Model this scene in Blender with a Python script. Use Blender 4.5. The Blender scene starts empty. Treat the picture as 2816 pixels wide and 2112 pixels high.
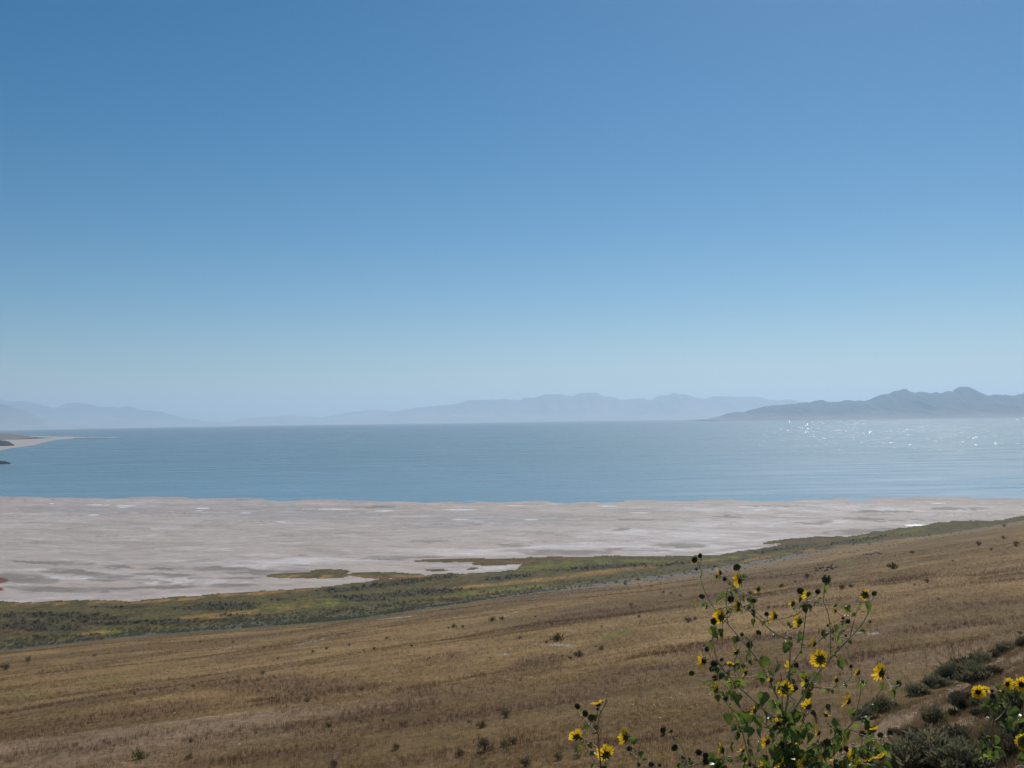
import bpy, math, random
import numpy as np
from mathutils import Vector, Matrix

# ------------------------------------------------------------------ camera, world, sun
SC = bpy.context.scene
COL = SC.collection
FPX = 2648.0                      # focal length in pixels of the 2816 px wide photograph
CAMZ = 90.0
PITCH = math.radians(2.04)
ROLL = math.radians(-0.83)
CM = (Matrix.Rotation(math.pi/2 + PITCH, 4, 'X') @ Matrix.Rotation(ROLL, 4, 'Z'))
cam_d = bpy.data.cameras.new('camera')
cam = bpy.data.objects.new('camera', cam_d)
COL.objects.link(cam)
cam.matrix_world = Matrix.Translation((0, 0, CAMZ)) @ CM
cam_d.sensor_width = 36.0
cam_d.lens = 36.0*FPX/2816.0
cam_d.clip_start = 0.1
cam_d.clip_end = 400000.0
SC.camera = cam

SUN_EL = math.radians(44)
SUN_AZ = math.radians(23)         # to the right of the view direction (+Y)
world = bpy.data.worlds.new('World')
SC.world = world
world.use_nodes = True
wn = world.node_tree.nodes
wl = world.node_tree.links
wn.clear()
wo = wn.new('ShaderNodeOutputWorld')
wb = wn.new('ShaderNodeBackground')
ws = wn.new('ShaderNodeTexSky')
ws.sky_type = 'NISHITA'
ws.sun_disc = False
ws.sun_elevation = SUN_EL
ws.sun_rotation = SUN_AZ
ws.altitude = 1300
ws.air_density = 1.0
ws.dust_density = 0.5
ws.ozone_density = 2.2
wb.inputs['Strength'].default_value = 0.064
wh = wn.new('ShaderNodeHueSaturation')
wh.inputs['Hue'].default_value = 0.492
wh.inputs['Saturation'].default_value = 1.5
wl.new(ws.outputs[0], wh.inputs['Color'])
wl.new(wh.outputs[0], wb.inputs[0])
wl.new(wb.outputs[0], wo.inputs[0])

sun_d = bpy.data.lights.new('sun', 'SUN')
sun_d.energy = 4.1
sun_d.angle = math.radians(0.55)
sun_d.color = (1.0, 0.95, 0.88)
sun = bpy.data.objects.new('sun', sun_d)
COL.objects.link(sun)
sdir = Vector((math.sin(SUN_AZ)*math.cos(SUN_EL), math.cos(SUN_AZ)*math.cos(SUN_EL), math.sin(SUN_EL)))
sun.rotation_euler = sdir.to_track_quat('Z', 'Y').to_euler()
sun.location = (0, 0, 120)

SC.view_settings.view_transform = 'Standard'
SC.view_settings.look = 'None'
SC.view_settings.exposure = 0.0
SC.view_settings.gamma = 1.0
SC.view_settings.use_curve_mapping = False
SC.render.engine = 'CYCLES'
SC.cycles.volume_bounces = 3
SC.cycles.max_bounces = 8
SC.cycles.transparent_max_bounces = 8

random.seed(5)
RNG = np.random.default_rng(7)

# ------------------------------------------------------------------ helpers
def tag(o, label=None, cat=None, group=None, kind=None):
    if label: o['label'] = label
    if cat: o['category'] = cat
    if group: o['group'] = group
    if kind: o['kind'] = kind
    return o

def link(name, data, parent=None, mat=None):
    o = bpy.data.objects.new(name, data)
    COL.objects.link(o)
    if parent is not None: o.parent = parent
    if mat is not None and data is not None and not data.materials:
        data.materials.append(mat)
    return o

def empty(name, loc):
    o = bpy.data.objects.new(name, None)
    o.location = loc
    o.empty_display_size = 0.2
    COL.objects.link(o)
    return o

def np_mesh(name, verts, faces, mat=None, smooth=True):
    """verts (n,3), faces (m,k) arrays of constant k."""
    me = bpy.data.meshes.new(name)
    verts = np.asarray(verts, dtype=np.float32)
    faces = np.asarray(faces, dtype=np.int32)
    m, k = faces.shape
    me.vertices.add(len(verts)); me.vertices.foreach_set('co', verts.ravel())
    me.loops.add(m*k); me.loops.foreach_set('vertex_index', faces.ravel())
    me.polygons.add(m); me.polygons.foreach_set('loop_start', np.arange(0, m*k, k, dtype=np.int32))
    me.update(calc_edges=True)
    me.polygons.foreach_set('use_smooth', np.full(m, smooth))
    if mat: me.materials.append(mat)
    return me

def add_col(me, name, rgb):
    a = me.attributes.new(name, 'FLOAT_COLOR', 'POINT')
    c = np.ones((len(rgb), 4), dtype=np.float32); c[:, :3] = rgb
    a.data.foreach_set('color', c.ravel())

def _hash(ix, iy, seed):
    h = (ix.astype(np.int64)*374761393 + iy.astype(np.int64)*668265263 + seed*1442695041) & 0xFFFFFFFF
    h = ((h ^ (h >> 13))*1274126177) & 0xFFFFFFFF
    h = h ^ (h >> 16)
    return (h & 0xFFFFFF)/float(0xFFFFFF)

def vnoise(x, y, seed=0):
    x = np.asarray(x, dtype=np.float64); y = np.asarray(y, dtype=np.float64)
    ix = np.floor(x); iy = np.floor(y)
    fx = x-ix; fy = y-iy
    fx = fx*fx*(3-2*fx); fy = fy*fy*(3-2*fy)
    a = _hash(ix, iy, seed); b = _hash(ix+1, iy, seed)
    c = _hash(ix, iy+1, seed); d = _hash(ix+1, iy+1, seed)
    return (a*(1-fx)+b*fx)*(1-fy)+(c*(1-fx)+d*fx)*fy

def fbm(x, y, seed=0, octv=4):
    s = 0; a = 0.5; t = 0
    for k in range(octv):
        s = s + a*vnoise(x, y, seed+k*17); t += a
        x = x*2.03+11.3; y = y*2.03-7.7; a *= 0.5
    return s/t

def sstep(a, b, x):
    t = np.clip((x-a)/(b-a), 0, 1)
    return t*t*(3-2*t)

R3 = np.array(CM.to_3x3())
def ray(px, py):
    l = np.array([(px-1408)/FPX, -(py-1056)/FPX, -1.0])
    return R3 @ l
def at_depth(px, py, D):
    """point on the sight line of a photo pixel where Y == D"""
    d = ray(px, py)
    return d*(D/d[1]) + np.array([0, 0, CAMZ])
def on_level(px, py, z=0.0):
    d = ray(px, py)
    return d*((z-CAMZ)/d[2]) + np.array([0, 0, CAMZ])
def to_px(X, Y, Z):
    P = np.stack([X, Y, Z-CAMZ], -1) @ R3
    w = -P[..., 2]
    w = np.where(w > 0.01, w, 0.01)
    return P[..., 0]/w*FPX+1408, -P[..., 1]/w*FPX+1056

# ------------------------------------------------------------------ materials
def newmat(name):
    m = bpy.data.materials.new(name)
    m.use_nodes = True
    nt = m.node_tree
    nt.nodes.clear()
    return m, nt, nt.nodes, nt.links

def nd(nodes, t, **kw):
    n = nodes.new(t)
    for k, v in kw.items():
        if k.startswith('i_'):
            n.inputs[k[2:].replace('_', ' ')].default_value = v
        else:
            setattr(n, k, v)
    return n

def noise_mul(nodes, links, coord, scale, lo, hi, detail=4, stretch=None, rot=0.0):
    """a noise remapped to lo..hi"""
    mp = nd(nodes, 'ShaderNodeMapping')
    if stretch: mp.inputs['Scale'].default_value = stretch
    mp.inputs['Rotation'].default_value = (0, 0, rot)
    links.new(coord, mp.inputs[0])
    n = nd(nodes, 'ShaderNodeTexNoise')
    n.inputs['Scale'].default_value = scale
    n.inputs['Detail'].default_value = detail
    n.inputs['Roughness'].default_value = 0.6
    links.new(mp.outputs[0], n.inputs['Vector'])
    r = nd(nodes, 'ShaderNodeMapRange')
    r.inputs[1].default_value = 0.3; r.inputs[2].default_value = 0.7
    r.inputs[3].default_value = lo; r.inputs[4].default_value = hi
    r.clamp = True
    links.new(n.outputs[0], r.inputs[0])
    return r.outputs[0], n.outputs[0]

def ground_mat(name, fine, mid, rough=0.95, bump=0.25, bump_d=0.15):
    m, nt, N, L = newmat(name)
    out = nd(N, 'ShaderNodeOutputMaterial')
    b = nd(N, 'ShaderNodeBsdfPrincipled')
    b.inputs['Roughness'].default_value = rough
    b.inputs['Specular IOR Level'].default_value = 0.15
    at = nd(N, 'ShaderNodeAttribute', attribute_name='albedo')
    geo = nd(N, 'ShaderNodeNewGeometry')
    cur = at.outputs['Color']
    hs = None
    for (sc, lo, hi, st, rt) in fine+mid:
        v, raw = noise_mul(N, L, geo.outputs['Position'], sc, lo, hi, 5, st, rt)
        mx = nd(N, 'ShaderNodeVectorMath', operation='SCALE')
        L.new(cur, mx.inputs[0]); L.new(v, mx.inputs['Scale'])
        cur = mx.outputs[0]
        if hs is None: hs = raw
    L.new(cur, b.inputs['Base Color'])
    bp = nd(N, 'ShaderNodeBump')
    bp.inputs['Strength'].default_value = bump
    bp.inputs['Distance'].default_value = bump_d
    L.new(hs, bp.inputs['Height'])
    L.new(bp.outputs[0], b.inputs['Normal'])
    L.new(b.outputs[0], out.inputs[0])
    return m

def simple_mat(name, col, rough=0.8, var=0.25, scale=8.0, trans=0.0, spec=0.3, obj_var=0.0, col2=None):
    """principled with noise-varied colour, optional translucency, optional per-object variation"""
    m, nt, N, L = newmat(name)
    out = nd(N, 'ShaderNodeOutputMaterial')
    b = nd(N, 'ShaderNodeBsdfPrincipled')
    b.inputs['Roughness'].default_value = rough
    b.inputs['Specular IOR Level'].default_value = spec
    tc = nd(N, 'ShaderNodeTexCoord')
    v, raw = noise_mul(N, L, tc.outputs['Object'], scale, 0.0, 1.0, 3)
    mix = nd(N, 'ShaderNodeMix', data_type='RGBA')
    c1 = [c*(1-var) for c in col]
    c2 = list(col2) if col2 else [min(1, c*(1+var)) for c in col]
    mix.inputs[6].default_value = (*c1, 1); mix.inputs[7].default_value = (*c2, 1)
    L.new(v, mix.inputs[0])
    cur = mix.outputs[2]
    if obj_var > 0:
        oi = nd(N, 'ShaderNodeObjectInfo')
        r = nd(N, 'ShaderNodeMapRange')
        r.inputs[3].default_value = 1-obj_var; r.inputs[4].default_value = 1+obj_var
        L.new(oi.outputs['Random'], r.inputs[0])
        s = nd(N, 'ShaderNodeVectorMath', operation='SCALE')
        L.new(cur, s.inputs[0]); L.new(r.outputs[0], s.inputs['Scale'])
        cur = s.outputs[0]
    L.new(cur, b.inputs['Base Color'])
    if trans > 0:
        t = nd(N, 'ShaderNodeBsdfTranslucent')
        L.new(cur, t.inputs[0])
        ms = nd(N, 'ShaderNodeMixShader')
        ms.inputs[0].default_value = trans
        L.new(b.outputs[0], ms.inputs[1]); L.new(t.outputs[0], ms.inputs[2])
        L.new(ms.outputs[0], out.inputs[0])
    else:
        L.new(b.outputs[0], out.inputs[0])
    return m

# ------------------------------------------------------------------ ground shape
HILL_LINE = [(0, 1797), (430, 1747), (1000, 1697), (1442, 1636), (1900, 1580), (2107, 1545), (2231, 1522),
             (2438, 1489), (2604, 1470), (2816, 1434)]
HL = np.array([on_level(px, py, 1.5)[:2] for px, py in HILL_LINE])
HL = np.vstack([HL[0]-np.array([900, 480]), HL, HL[-1]+np.array([1500, 1150])])
SHORE = [(0, 1363), (500, 1371), (1000, 1379), (1500, 1378), (2000, 1376), (2400, 1372), (2816, 1370)]
SL = np.array([on_level(px, py, 0)[:2] for px, py in SHORE])
SL = np.vstack([SL[0]+np.array([-1200, 700]), SL, SL[-1]+np.array([1500, 100])])
CA = 0.83
LD = np.array([0.823, 0.568])      # direction along the foot of the hill
def along(X, Y): return X*LD[0]+Y*LD[1]
def across(X, Y): return -X*LD[1]+Y*LD[0]

def hill_d(X, Y):
    return (np.interp(X, HL[:, 0], HL[:, 1])-Y)*CA
def shore_d(X, Y):
    return np.interp(X, SL[:, 0], SL[:, 1])-Y

def terrain(X, Y):
    X = np.asarray(X, dtype=np.float64); Y = np.asarray(Y, dtype=np.float64)
    sd = shore_d(X, Y)
    zb = 0.0038*np.clip(sd, -150, 700)
    nz = (fbm(X/45, Y/38, 3, 4)-0.5)*0.42 + (fbm(X/16, Y/14, 31, 3)-0.5)*0.25
    zb = zb + nz*np.exp(-np.clip(np.abs(sd), 0, 400)/110.0)
    d = hill_d(X, Y)
    w = 7.0
    sp = np.where(d > 60, d, w*np.log1p(np.exp(np.clip(d, -200, 60)/w)))
    zh = 0.192*sp
    inn = sstep(5, 60, d)
    u = along(X, Y); v = across(X, Y)
    und = (fbm(u/80, v/42, 9, 4)-0.5)*3.4 + (fbm(u/22, v/14, 12, 3)-0.5)*0.5
    zh = zh + und*inn
    base = zb+zh
    # nearer shoulder on the right
    e = (Y-30)-0.943*(X-10.7)
    S = 87.0+0.341*X-0.3416*Y - 0.55*np.clip(e, 0, None) + (fbm(X/5, Y/5, 21, 4)-0.5)*0.9*sstep(8, 16, Y)
    S = np.where(X > 60, S-(X-60)*0.35, S)
    V = 88.35-0.75*np.clip(Y-3.2, 0, None) - 0.02*np.abs(X) + (fbm(X*1.5, Y*1.5, 5, 3)-0.5)*0.12
    return np.maximum(np.maximum(base, S), V)

def cast(px, py, r0=8.0):
    """first ground point along the sight line of a photo pixel"""
    d = ray(px, py)
    ts = np.geomspace(r0, 2500, 5000)
    P = d[None, :]*ts[:, None]
    z = P[:, 2]+CAMZ-terrain(P[:, 0], P[:, 1])
    i = np.argmax(z < 0)
    if z[i] >= 0: return None
    return np.array([P[i, 0], P[i, 1], P[i, 2]+CAMZ])

# patches (photo pixel, half sizes, tilt dy/dx) that say where on the real ground a plant cover grows
def ell(px, py, lst, soft=0.5):
    m = np.zeros_like(px)
    for (cx, cy, rx, ry, tl) in lst:
        q = ((px-cx)/rx)**2+((py-cy-(px-cx)*tl)/ry)**2
        m = np.maximum(m, 1-sstep(1-soft, 1+soft, q))
    return m
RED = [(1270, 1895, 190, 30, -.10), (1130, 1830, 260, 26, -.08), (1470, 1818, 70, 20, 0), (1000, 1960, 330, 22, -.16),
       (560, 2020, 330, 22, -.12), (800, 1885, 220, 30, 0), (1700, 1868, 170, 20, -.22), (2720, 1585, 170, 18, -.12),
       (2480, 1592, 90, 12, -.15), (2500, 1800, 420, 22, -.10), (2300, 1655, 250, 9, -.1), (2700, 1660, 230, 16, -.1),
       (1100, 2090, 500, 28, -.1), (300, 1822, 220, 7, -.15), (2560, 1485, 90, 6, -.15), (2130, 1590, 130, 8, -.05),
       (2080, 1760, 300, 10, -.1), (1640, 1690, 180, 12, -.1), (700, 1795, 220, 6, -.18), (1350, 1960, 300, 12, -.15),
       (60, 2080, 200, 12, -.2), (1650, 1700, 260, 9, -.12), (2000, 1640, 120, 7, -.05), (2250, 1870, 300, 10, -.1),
       (2620, 1720, 260, 12, -.1), (250, 1990, 360, 26, -.18), (150, 1940, 260, 8, -.18), (650, 1940, 260, 14, -.1), (1050, 2000, 260, 10, -.1), (760, 2080, 300, 16, -.1), (1900, 1790, 200, 10, -.1), (1750, 2040, 300, 10, -.1)]  # lower-left drifts added partly to paint in the darkening towards that corner
GREENP = [(1700, 1740, 55, 5, -.3), (520, 1995, 60, 5, -.1), (384, 2087, 28, 8, 0), (50, 1910, 70, 4, 0),
          (2330, 1543, 40, 3, -.1), (1960, 1660, 40, 6, -.1), (280, 1872, 60, 4, -.15)]
BARE = [(1530, 1773, 60, 2.6, .03), (1540, 1733, 38, 2.2, 0), (1380, 1799, 26, 2.0, 0), (1105, 1866, 18, 2.5, 0),
        (1400, 1690, 45, 1.5, -.35), (1110, 1697, 70, 1.5, -.1), (850, 1766, 60, 1.5, -.22), (2380, 1742, 40, 3, 0),
        (1095, 1846, 14, 1.5, 0), (640, 1780, 50, 1.2, -.18)]
def blend(c, m, col):
    return c*(1-m[:, None])+np.array(col)[None, :]*m[:, None]

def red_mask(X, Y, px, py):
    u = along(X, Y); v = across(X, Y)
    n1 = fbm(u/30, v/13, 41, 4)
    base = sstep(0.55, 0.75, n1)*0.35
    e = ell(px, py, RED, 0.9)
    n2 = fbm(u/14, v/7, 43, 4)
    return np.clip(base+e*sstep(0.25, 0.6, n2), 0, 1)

def paint_hill(X, Y, px, py, d):
    u = along(X, Y); v = across(X, Y)
    tan = np.array((0.170, 0.105, 0.040)); pale = np.array((0.236, 0.154, 0.064)); br = np.array((0.120, 0.071, 0.030))
    n = fbm(u/45, v/18, 51, 5)[:, None]
    c = tan*(1-n)+pale*n*0.55+tan*n*0.45
    c = c*(.80+.45*sstep(.35, .65, fbm(u/75, v/30, 52, 3)))[:, None]
    n2 = fbm(u/12, v/6, 53, 4)
    c = blend(c, sstep(0.5, 0.75, n2)*0.6, br)
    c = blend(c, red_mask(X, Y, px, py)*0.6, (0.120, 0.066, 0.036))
    # thin ribs of pale bare soil along the contour
    rib = sstep(0.60, 0.72, fbm(u/70, v/4.0, 57, 3))*sstep(0.45, 0.6, fbm(u/25, v/25, 58, 2))
    c = blend(c, rib*0.12, (0.26, 0.19, 0.105))
    c = blend(c, ell(px, py, GREENP, .8)*sstep(.3, .6, fbm(u/3, v/3, 59, 3)), (0.16, 0.16, 0.035))
    c = blend(c, ell(px, py, BARE, .9)*sstep(.3, .55, fbm(u/3, v/2, 60, 3)), (0.33, 0.29, 0.26))
    # grey gravelly foot of the slope
    gx = sstep(1150, 1500, px)*(1-sstep(2150, 2350, px))
    foot = (1-sstep(6, 45, d-12*(fbm(u/30, v/30, 61, 3)-.5)))
    c = blend(c, foot*(0.25+0.65*gx), (0.16, 0.15, 0.135))
    belt = (1-sstep(-2, 10, d-np.interp(px, [0, 600, 1000, 1450, 1900, 2400, 2816], [14, 30, 44, 36, 16, 8, 6])+10*(fbm(u/8, v/8, 66, 3)-.5)))
    c = blend(c, belt*np.interp(px, [0, 1200, 1550, 2000], [.85, .8, .35, .1]), (0.080, 0.086, 0.062))
    grit = (1-sstep(40, 150, d))*sstep(.52, .7, fbm(u/5, v/5, 63, 3))*gx
    c = blend(c, grit*0.5, (0.17, 0.15, 0.135))
    return c

MUP = [(-400, 1654), (0, 1654), (90, 1656), (316, 1652), (362, 1656), (452, 1647), (588, 1634), (746, 1625), (904, 1613), (985, 1603),
       (1035, 1594), (1180, 1582), (1300, 1575), (1420, 1570), (1450, 1536), (1560, 1531), (1668, 1528), (1900, 1530),
       (1983, 1526), (2060, 1514), (2132, 1504), (2180, 1490), (2314, 1480), (2438, 1460), (2521, 1448), (2604, 1435),
       (2749, 1431), (2816, 1420), (3300, 1380)]
ISLES = [(860, 1583, 125, 9, -.01), (910, 1573, 55, 7, 0), (1060, 1583, 110, 9, .02), (1260, 1542, 120, 5, -.02), (1390, 1546, 90, 9, -.05),
         (1205, 1569, 36, 3, 0), (2190, 1487, 100, 6, -.09), (2260, 1481, 70, 4, -.04), (1302, 1565, 16, 3, -.1)]
def marsh_val(X, Y, px, py):
    """>0 inside the green strip"""
    edge = np.interp(px, [p[0] for p in MUP], [p[1] for p in MUP])
    a = (py-edge) + (fbm(X/9, Y/22, 71, 4)-0.5)*9
    i = (ell(px, py, ISLES, .5)-0.5)*8 + (fbm(X/6, Y/12, 72, 4)-0.5)*9
    return np.maximum(a, i)

REED = [(620, 1668, 105, 11, .0), (530, 1672, 60, 6, .0), (1075, 1606, 180, 7, -.13), (940, 1618, 70, 4, -.1), (1130, 1632, 165, 8, -.07),
        (380, 1712, 180, 6, -.03), (110, 1724, 120, 14, .03), (240, 1702, 110, 9, -.02), (105, 1755, 22, 5, 0), (660, 1692, 60, 4, 0), (1400, 1588, 70, 5, -.1),
        (1650, 1560, 150, 6, -.06), (330, 1670, 80, 3, 0), (80, 1692, 200, 8, 0), (780, 1650, 50, 3, 0), (1850, 1552, 70, 4, -.1), (2150, 1510, 80, 5, -.15),
        (2350, 1487, 90, 5, -.15), (960, 1642, 70, 4, 0), (1010, 1650, 70, 4, 0)]
GOLD = [(150, 1661, 260, 5, -.02), (500, 1648, 170, 4, -.08), (700, 1632, 160, 4, -.07), (60, 1690, 100, 5, 0), (620, 1692, 130, 6, -.05),
        (1050, 1588, 230, 5, -.03), (720, 1680, 120, 7, -.1), (1290, 1635, 90, 2.5, -.1), (1430, 1600, 250, 5, -.1), (1770, 1560, 200, 5, -.1), (880, 1585, 120, 6, 0), (1205, 1569, 36, 4, 0),
        (1580, 1538, 40, 4, 0), (250, 1742, 60, 4, -.1), (2090, 1534, 60, 4, -.2), (2260, 1510, 100, 5, -.12)]
LUSH = [(850, 1662, 200, 8, -.05), (750, 1670, 120, 6, 0), (330, 1735, 170, 9, -.1), (1350, 1625, 220, 6, -.1), (1500, 1560, 120, 8, -.03), (2000, 1535, 130, 5, -.12),
        (1680, 1545, 160, 8, 0), (2400, 1475, 170, 5, -.15), (900, 1650, 120, 4, -.05), (100, 1780, 200, 7, -.1), (1000, 1635, 60, 5, -.1)]
RUST = [(1380, 1545, 100, 6, -.02), (1520, 1534, 90, 5, 0), (1830, 1530, 70, 3, -.05), (1240, 1545, 90, 3, 0), (1050, 1590, 90, 4, 0),
        (2230, 1489, 110, 4, -.08), (240, 1715, 150, 6, -.03), (60, 1735, 80, 6, 0)]
def paint_marsh(X, Y, px, py):
    c = np.tile(np.array([[0.102, 0.080, 0.026]]), (len(X), 1))
    n = fbm(X/22, Y/28, 81, 4)
    c = blend(c, sstep(.45, .65, n)*.6, (0.090, 0.080, 0.028))
    j = lambda s: sstep(.3, .6, fbm(X/9, Y/22, s, 3))
    c = blend(c, ell(px, py, LUSH, .9)*j(82)*.85, (0.140, 0.138, 0.022))
    c = blend(c, ell(px, py, GOLD, .9)*j(83)*.9, (0.30, 0.170, 0.050))
    c = blend(c, ell(px, py, RUST, .9)*j(84)*.85, (0.150, 0.075, 0.030))
    c = blend(c, ell(px+(fbm(X/7, Y/9, 85, 3)-.5)*50, py+(fbm(X/8, Y/9, 86, 3)-.5)*8, REED, .7)*.85, (0.052, 0.047, 0.026))
    return c

MUD = [(150, 1547, 130, 5, .04), (290, 1556, 60, 5, .06), (170, 1571, 60, 7, .02), (270, 1580, 90, 7, .06), (350, 1596, 110, 7, .03),
       (500, 1563, 90, 4, 0), (620, 1566, 110, 7, .04), (450, 1580, 90, 6, .04), (610, 1590, 110, 4, 0), (780, 1577, 150, 8, .02), (60, 1590, 110, 12, .06),
       (150, 1620, 150, 8, .04), (420, 1615, 300, 5, -.02), (1080, 1535, 90, 4, 0), (1150, 1533, 100, 3, 0), (1560, 1520, 140, 6, 0), (1430, 1500, 60, 5, 0), (1750, 1513, 90, 4, 0), (1860, 1498, 70, 6, 0),
       (2380, 1463, 110, 8, -.04), (2240, 1437, 60, 6, 0), (2360, 1427, 60, 4, 0), (1040, 1395, 60, 4, 0), (1760, 1430, 50, 3, 0), (1720, 1457, 22, 4, 0), (1310, 1440, 40, 4, 0), (840, 1528, 24, 2.5, 0),
       (560, 1541, 40, 4, 0), (2500, 1432, 100, 3, 0), (2010, 1420, 40, 3, 0), (1200, 1490, 70, 3, 0), (2640, 1398, 90, 3, 0), (2150, 1392, 90, 2.5, 0), (2420, 1408, 110, 2.5, 0)]
SALT = [(300, 1541, 150, 5, .04), (370, 1573, 110, 5, .04), (200, 1588, 90, 5, .03), (430, 1600, 90, 4, 0), (480, 1592, 120, 3, -.01), (800, 1548, 110, 7, .02), (880, 1540, 90, 8, 0),
        (700, 1557, 90, 4, .05), (1000, 1540, 120, 5, -.06), (1250, 1520, 170, 8, .02), (1700, 1500, 300, 9, -.02), (2000, 1495, 200, 12, -.1), (1990, 1520, 130, 4, -.12),
        (1850, 1470, 260, 16, 0), (2150, 1440, 300, 12, 0), (2150, 1400, 300, 10, -.01), (1350, 1563, 80, 6, -.05), (2500, 1400, 300, 8, 0), (1800, 1510, 110, 3, -.03), (60, 1600, 30, 4, 0), (300, 1620, 40, 3, 0)]
GREY = [(800, 1415, 330, 15, .01), (300, 1402, 260, 12, .01), (1350, 1425, 260, 16, .01), (700, 1390, 300, 6, .01), (1900, 1405, 200, 8, 0), (1150, 1448, 130, 5, 0)]
BRT = [(430, 1364, 10, 2, 0)]
def paint_beach(X, Y, px, py):
    c = np.tile(np.array([[0.440, 0.370, 0.328]]), (len(X), 1))
    n = fbm(X/90, Y/60, 91, 5)
    c = blend(c, sstep(.4, .7, n)*.5, (0.385, 0.325, 0.290))
    w1 = (fbm(X/60, Y/60, 92, 3)-.5)*14
    fx = px+w1*3; fy = py+w1*0.5
    c = blend(c, ell(fx, fy, GREY, .9)*.6, (0.30, 0.285, 0.28))
    w2 = fbm(X/11, Y/14, 191, 4)-.5; w3 = fbm(X/13, Y/11, 192, 4)-.5
    fx = fx+w2*60; fy = fy+w3*9
    c = blend(c, ell(fx, fy, SALT, .7)*(.35+.5*sstep(.42, .52, fbm(X/22, Y/16, 93, 5))), (0.60, 0.555, 0.535))
    c = blend(c, ell(fx, fy, MUD, .22)*.8*sstep(.2, .4, fbm(X/20, Y/20, 94, 3)), (0.19, 0.163, 0.138))
    # small channels and streaks, running obliquely to the shore
    q = X*0.55+Y*0.84; p = X*0.84-Y*0.55
    st = sstep(.60, .72, fbm(p/85, q/16, 95, 4))
    c = blend(c, st*.32, (0.25, 0.218, 0.190))
    st3 = sstep(.60, .70, fbm(p/40, q/7, 98, 4))
    c = blend(c, st3*.2, (0.26, 0.225, 0.195))
    mo = sstep(.45, .75, fbm(X/14, Y/14, 99, 4))
    c = blend(c, mo*.25, (0.46, 0.41, 0.375))
    st2 = sstep(.62, .74, fbm(X/110, Y/13, 96, 4))
    c = blend(c, st2*.4, (0.52, 0.485, 0.465))
    ch = 1-sstep(.004, .014, np.abs(fbm(X/55+3*w2, Y/70, 193, 3)-.5))
    c = blend(c, ch*.5*sstep(.45, .55, fbm(X/80, Y/80, 194, 2)), (0.22, 0.19, 0.165))
    wh = sstep(.66, .72, fbm(X/42, Y/16, 195, 5))
    c = blend(c, wh*.40, (0.62, 0.585, 0.57))
    sd = shore_d(X, Y)
    wet = (1-sstep(0, 26, sd-18*(fbm(X/35, Y/20, 97, 3)-.5)*2))
    c = blend(c, wet*.4, (0.30, 0.262, 0.235))
    rs = ell(px, py, [(-5, 1596, 28, 8, 0), (-5, 1620, 16, 5, 0)], .3)
    c = blend(c, rs, (0.16, 0.065, 0.04))
    return c

def build_ground():
    th = np.concatenate([np.linspace(-78, -33, 60, endpoint=False), np.linspace(-33, 33, 760, endpoint=False), np.linspace(33, 78, 61)])
    th = np.radians(th)
    r = np.concatenate([np.geomspace(1.5, 45, 90, endpoint=False), np.geomspace(45, 300, 200, endpoint=False),
                        1/np.linspace(1/300, 1/1500, 290)])
    T, Rr = np.meshgrid(th, r, indexing='ij')
    X = (np.sin(T)*Rr).ravel(); Y = (np.cos(T)*Rr).ravel()
    Z = terrain(X, Y)
    px, py = to_px(X, Y, Z)
    nT, nR = T.shape
    idx = np.arange(nT*nR).reshape(nT, nR)
    F = np.stack([idx[:-1, :-1], idx[:-1, 1:], idx[1:, 1:], idx[1:, :-1]], -1).reshape(-1, 4)[:, ::-1]
    d = hill_d(X, Y) + (fbm(X/14, Y/14, 101, 3)-.5)*8
    mv = marsh_val(X, Y, px, py)
    zone = np.where(d > 0, 0, np.where(mv > 0, 1, 2))
    cols = np.zeros((len(X), 3))
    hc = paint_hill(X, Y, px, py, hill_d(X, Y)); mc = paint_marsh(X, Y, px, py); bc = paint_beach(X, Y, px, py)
    near = (Y < 70) & (hill_d(X, Y) > 0)
    # dusty shoulder
    sh = sstep(0, 1, (Z - (0.192*hill_d(X, Y)+2.6)))*(Y < 90)
    scol = np.array((0.225, 0.150, 0.092))*(0.8+0.4*fbm(X/2.5, Y/2.5, 105, 4)[:, None])
    hc = hc*(1-sh[:, None])+scol*sh[:, None]
    cols = np.where(zone[:, None] == 0, hc, np.where(zone[:, None] == 1, mc, bc))
    fz = zone[F[:, 0]]
    V = np.stack([X, Y, Z], -1)
    res = []
    for z, nm, mat in ((0, 'hillside', M_HILL), (1, 'marsh_ground', M_MARSH), (2, 'beach', M_BEACH)):
        f = F[fz == z]
        used = np.unique(f)
        remap = np.full(len(X), -1, dtype=np.int64); remap[used] = np.arange(len(used))
        me = np_mesh(nm, V[used], remap[f], mat)
        c = {0: hc, 1: mc, 2: bc}[z]
        add_col(me, 'albedo', c[used])
        o = link(nm, me)
        tag(o, kind='structure')
        res.append(o)
    return res

M_HILL = ground_mat('dry_slope', [(2.2, .72, 1.25, None, 0)], [(0.35, .75, 1.22, (1, 2.2, 1), -0.6), (0.06, .85, 1.15, (1, 2.2, 1), -0.6)], bump=.25, bump_d=.2)
M_MARSH = ground_mat('marsh', [(0.6, .45, 1.45, None, 0)], [(0.12, .65, 1.3, None, 0)], bump=.6, bump_d=.5)
M_BEACH = ground_mat('salt_mud', [(0.14, .86, 1.10, (1, 1.5, 1), .5)], [(0.045, .86, 1.12, (1, 2.4, 1), .5), (0.5, .92, 1.07, None, 0), (0.02, .92, 1.06, (1, 3, 1), -.3)], rough=.8, bump=.12, bump_d=.1)
build_ground()

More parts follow.
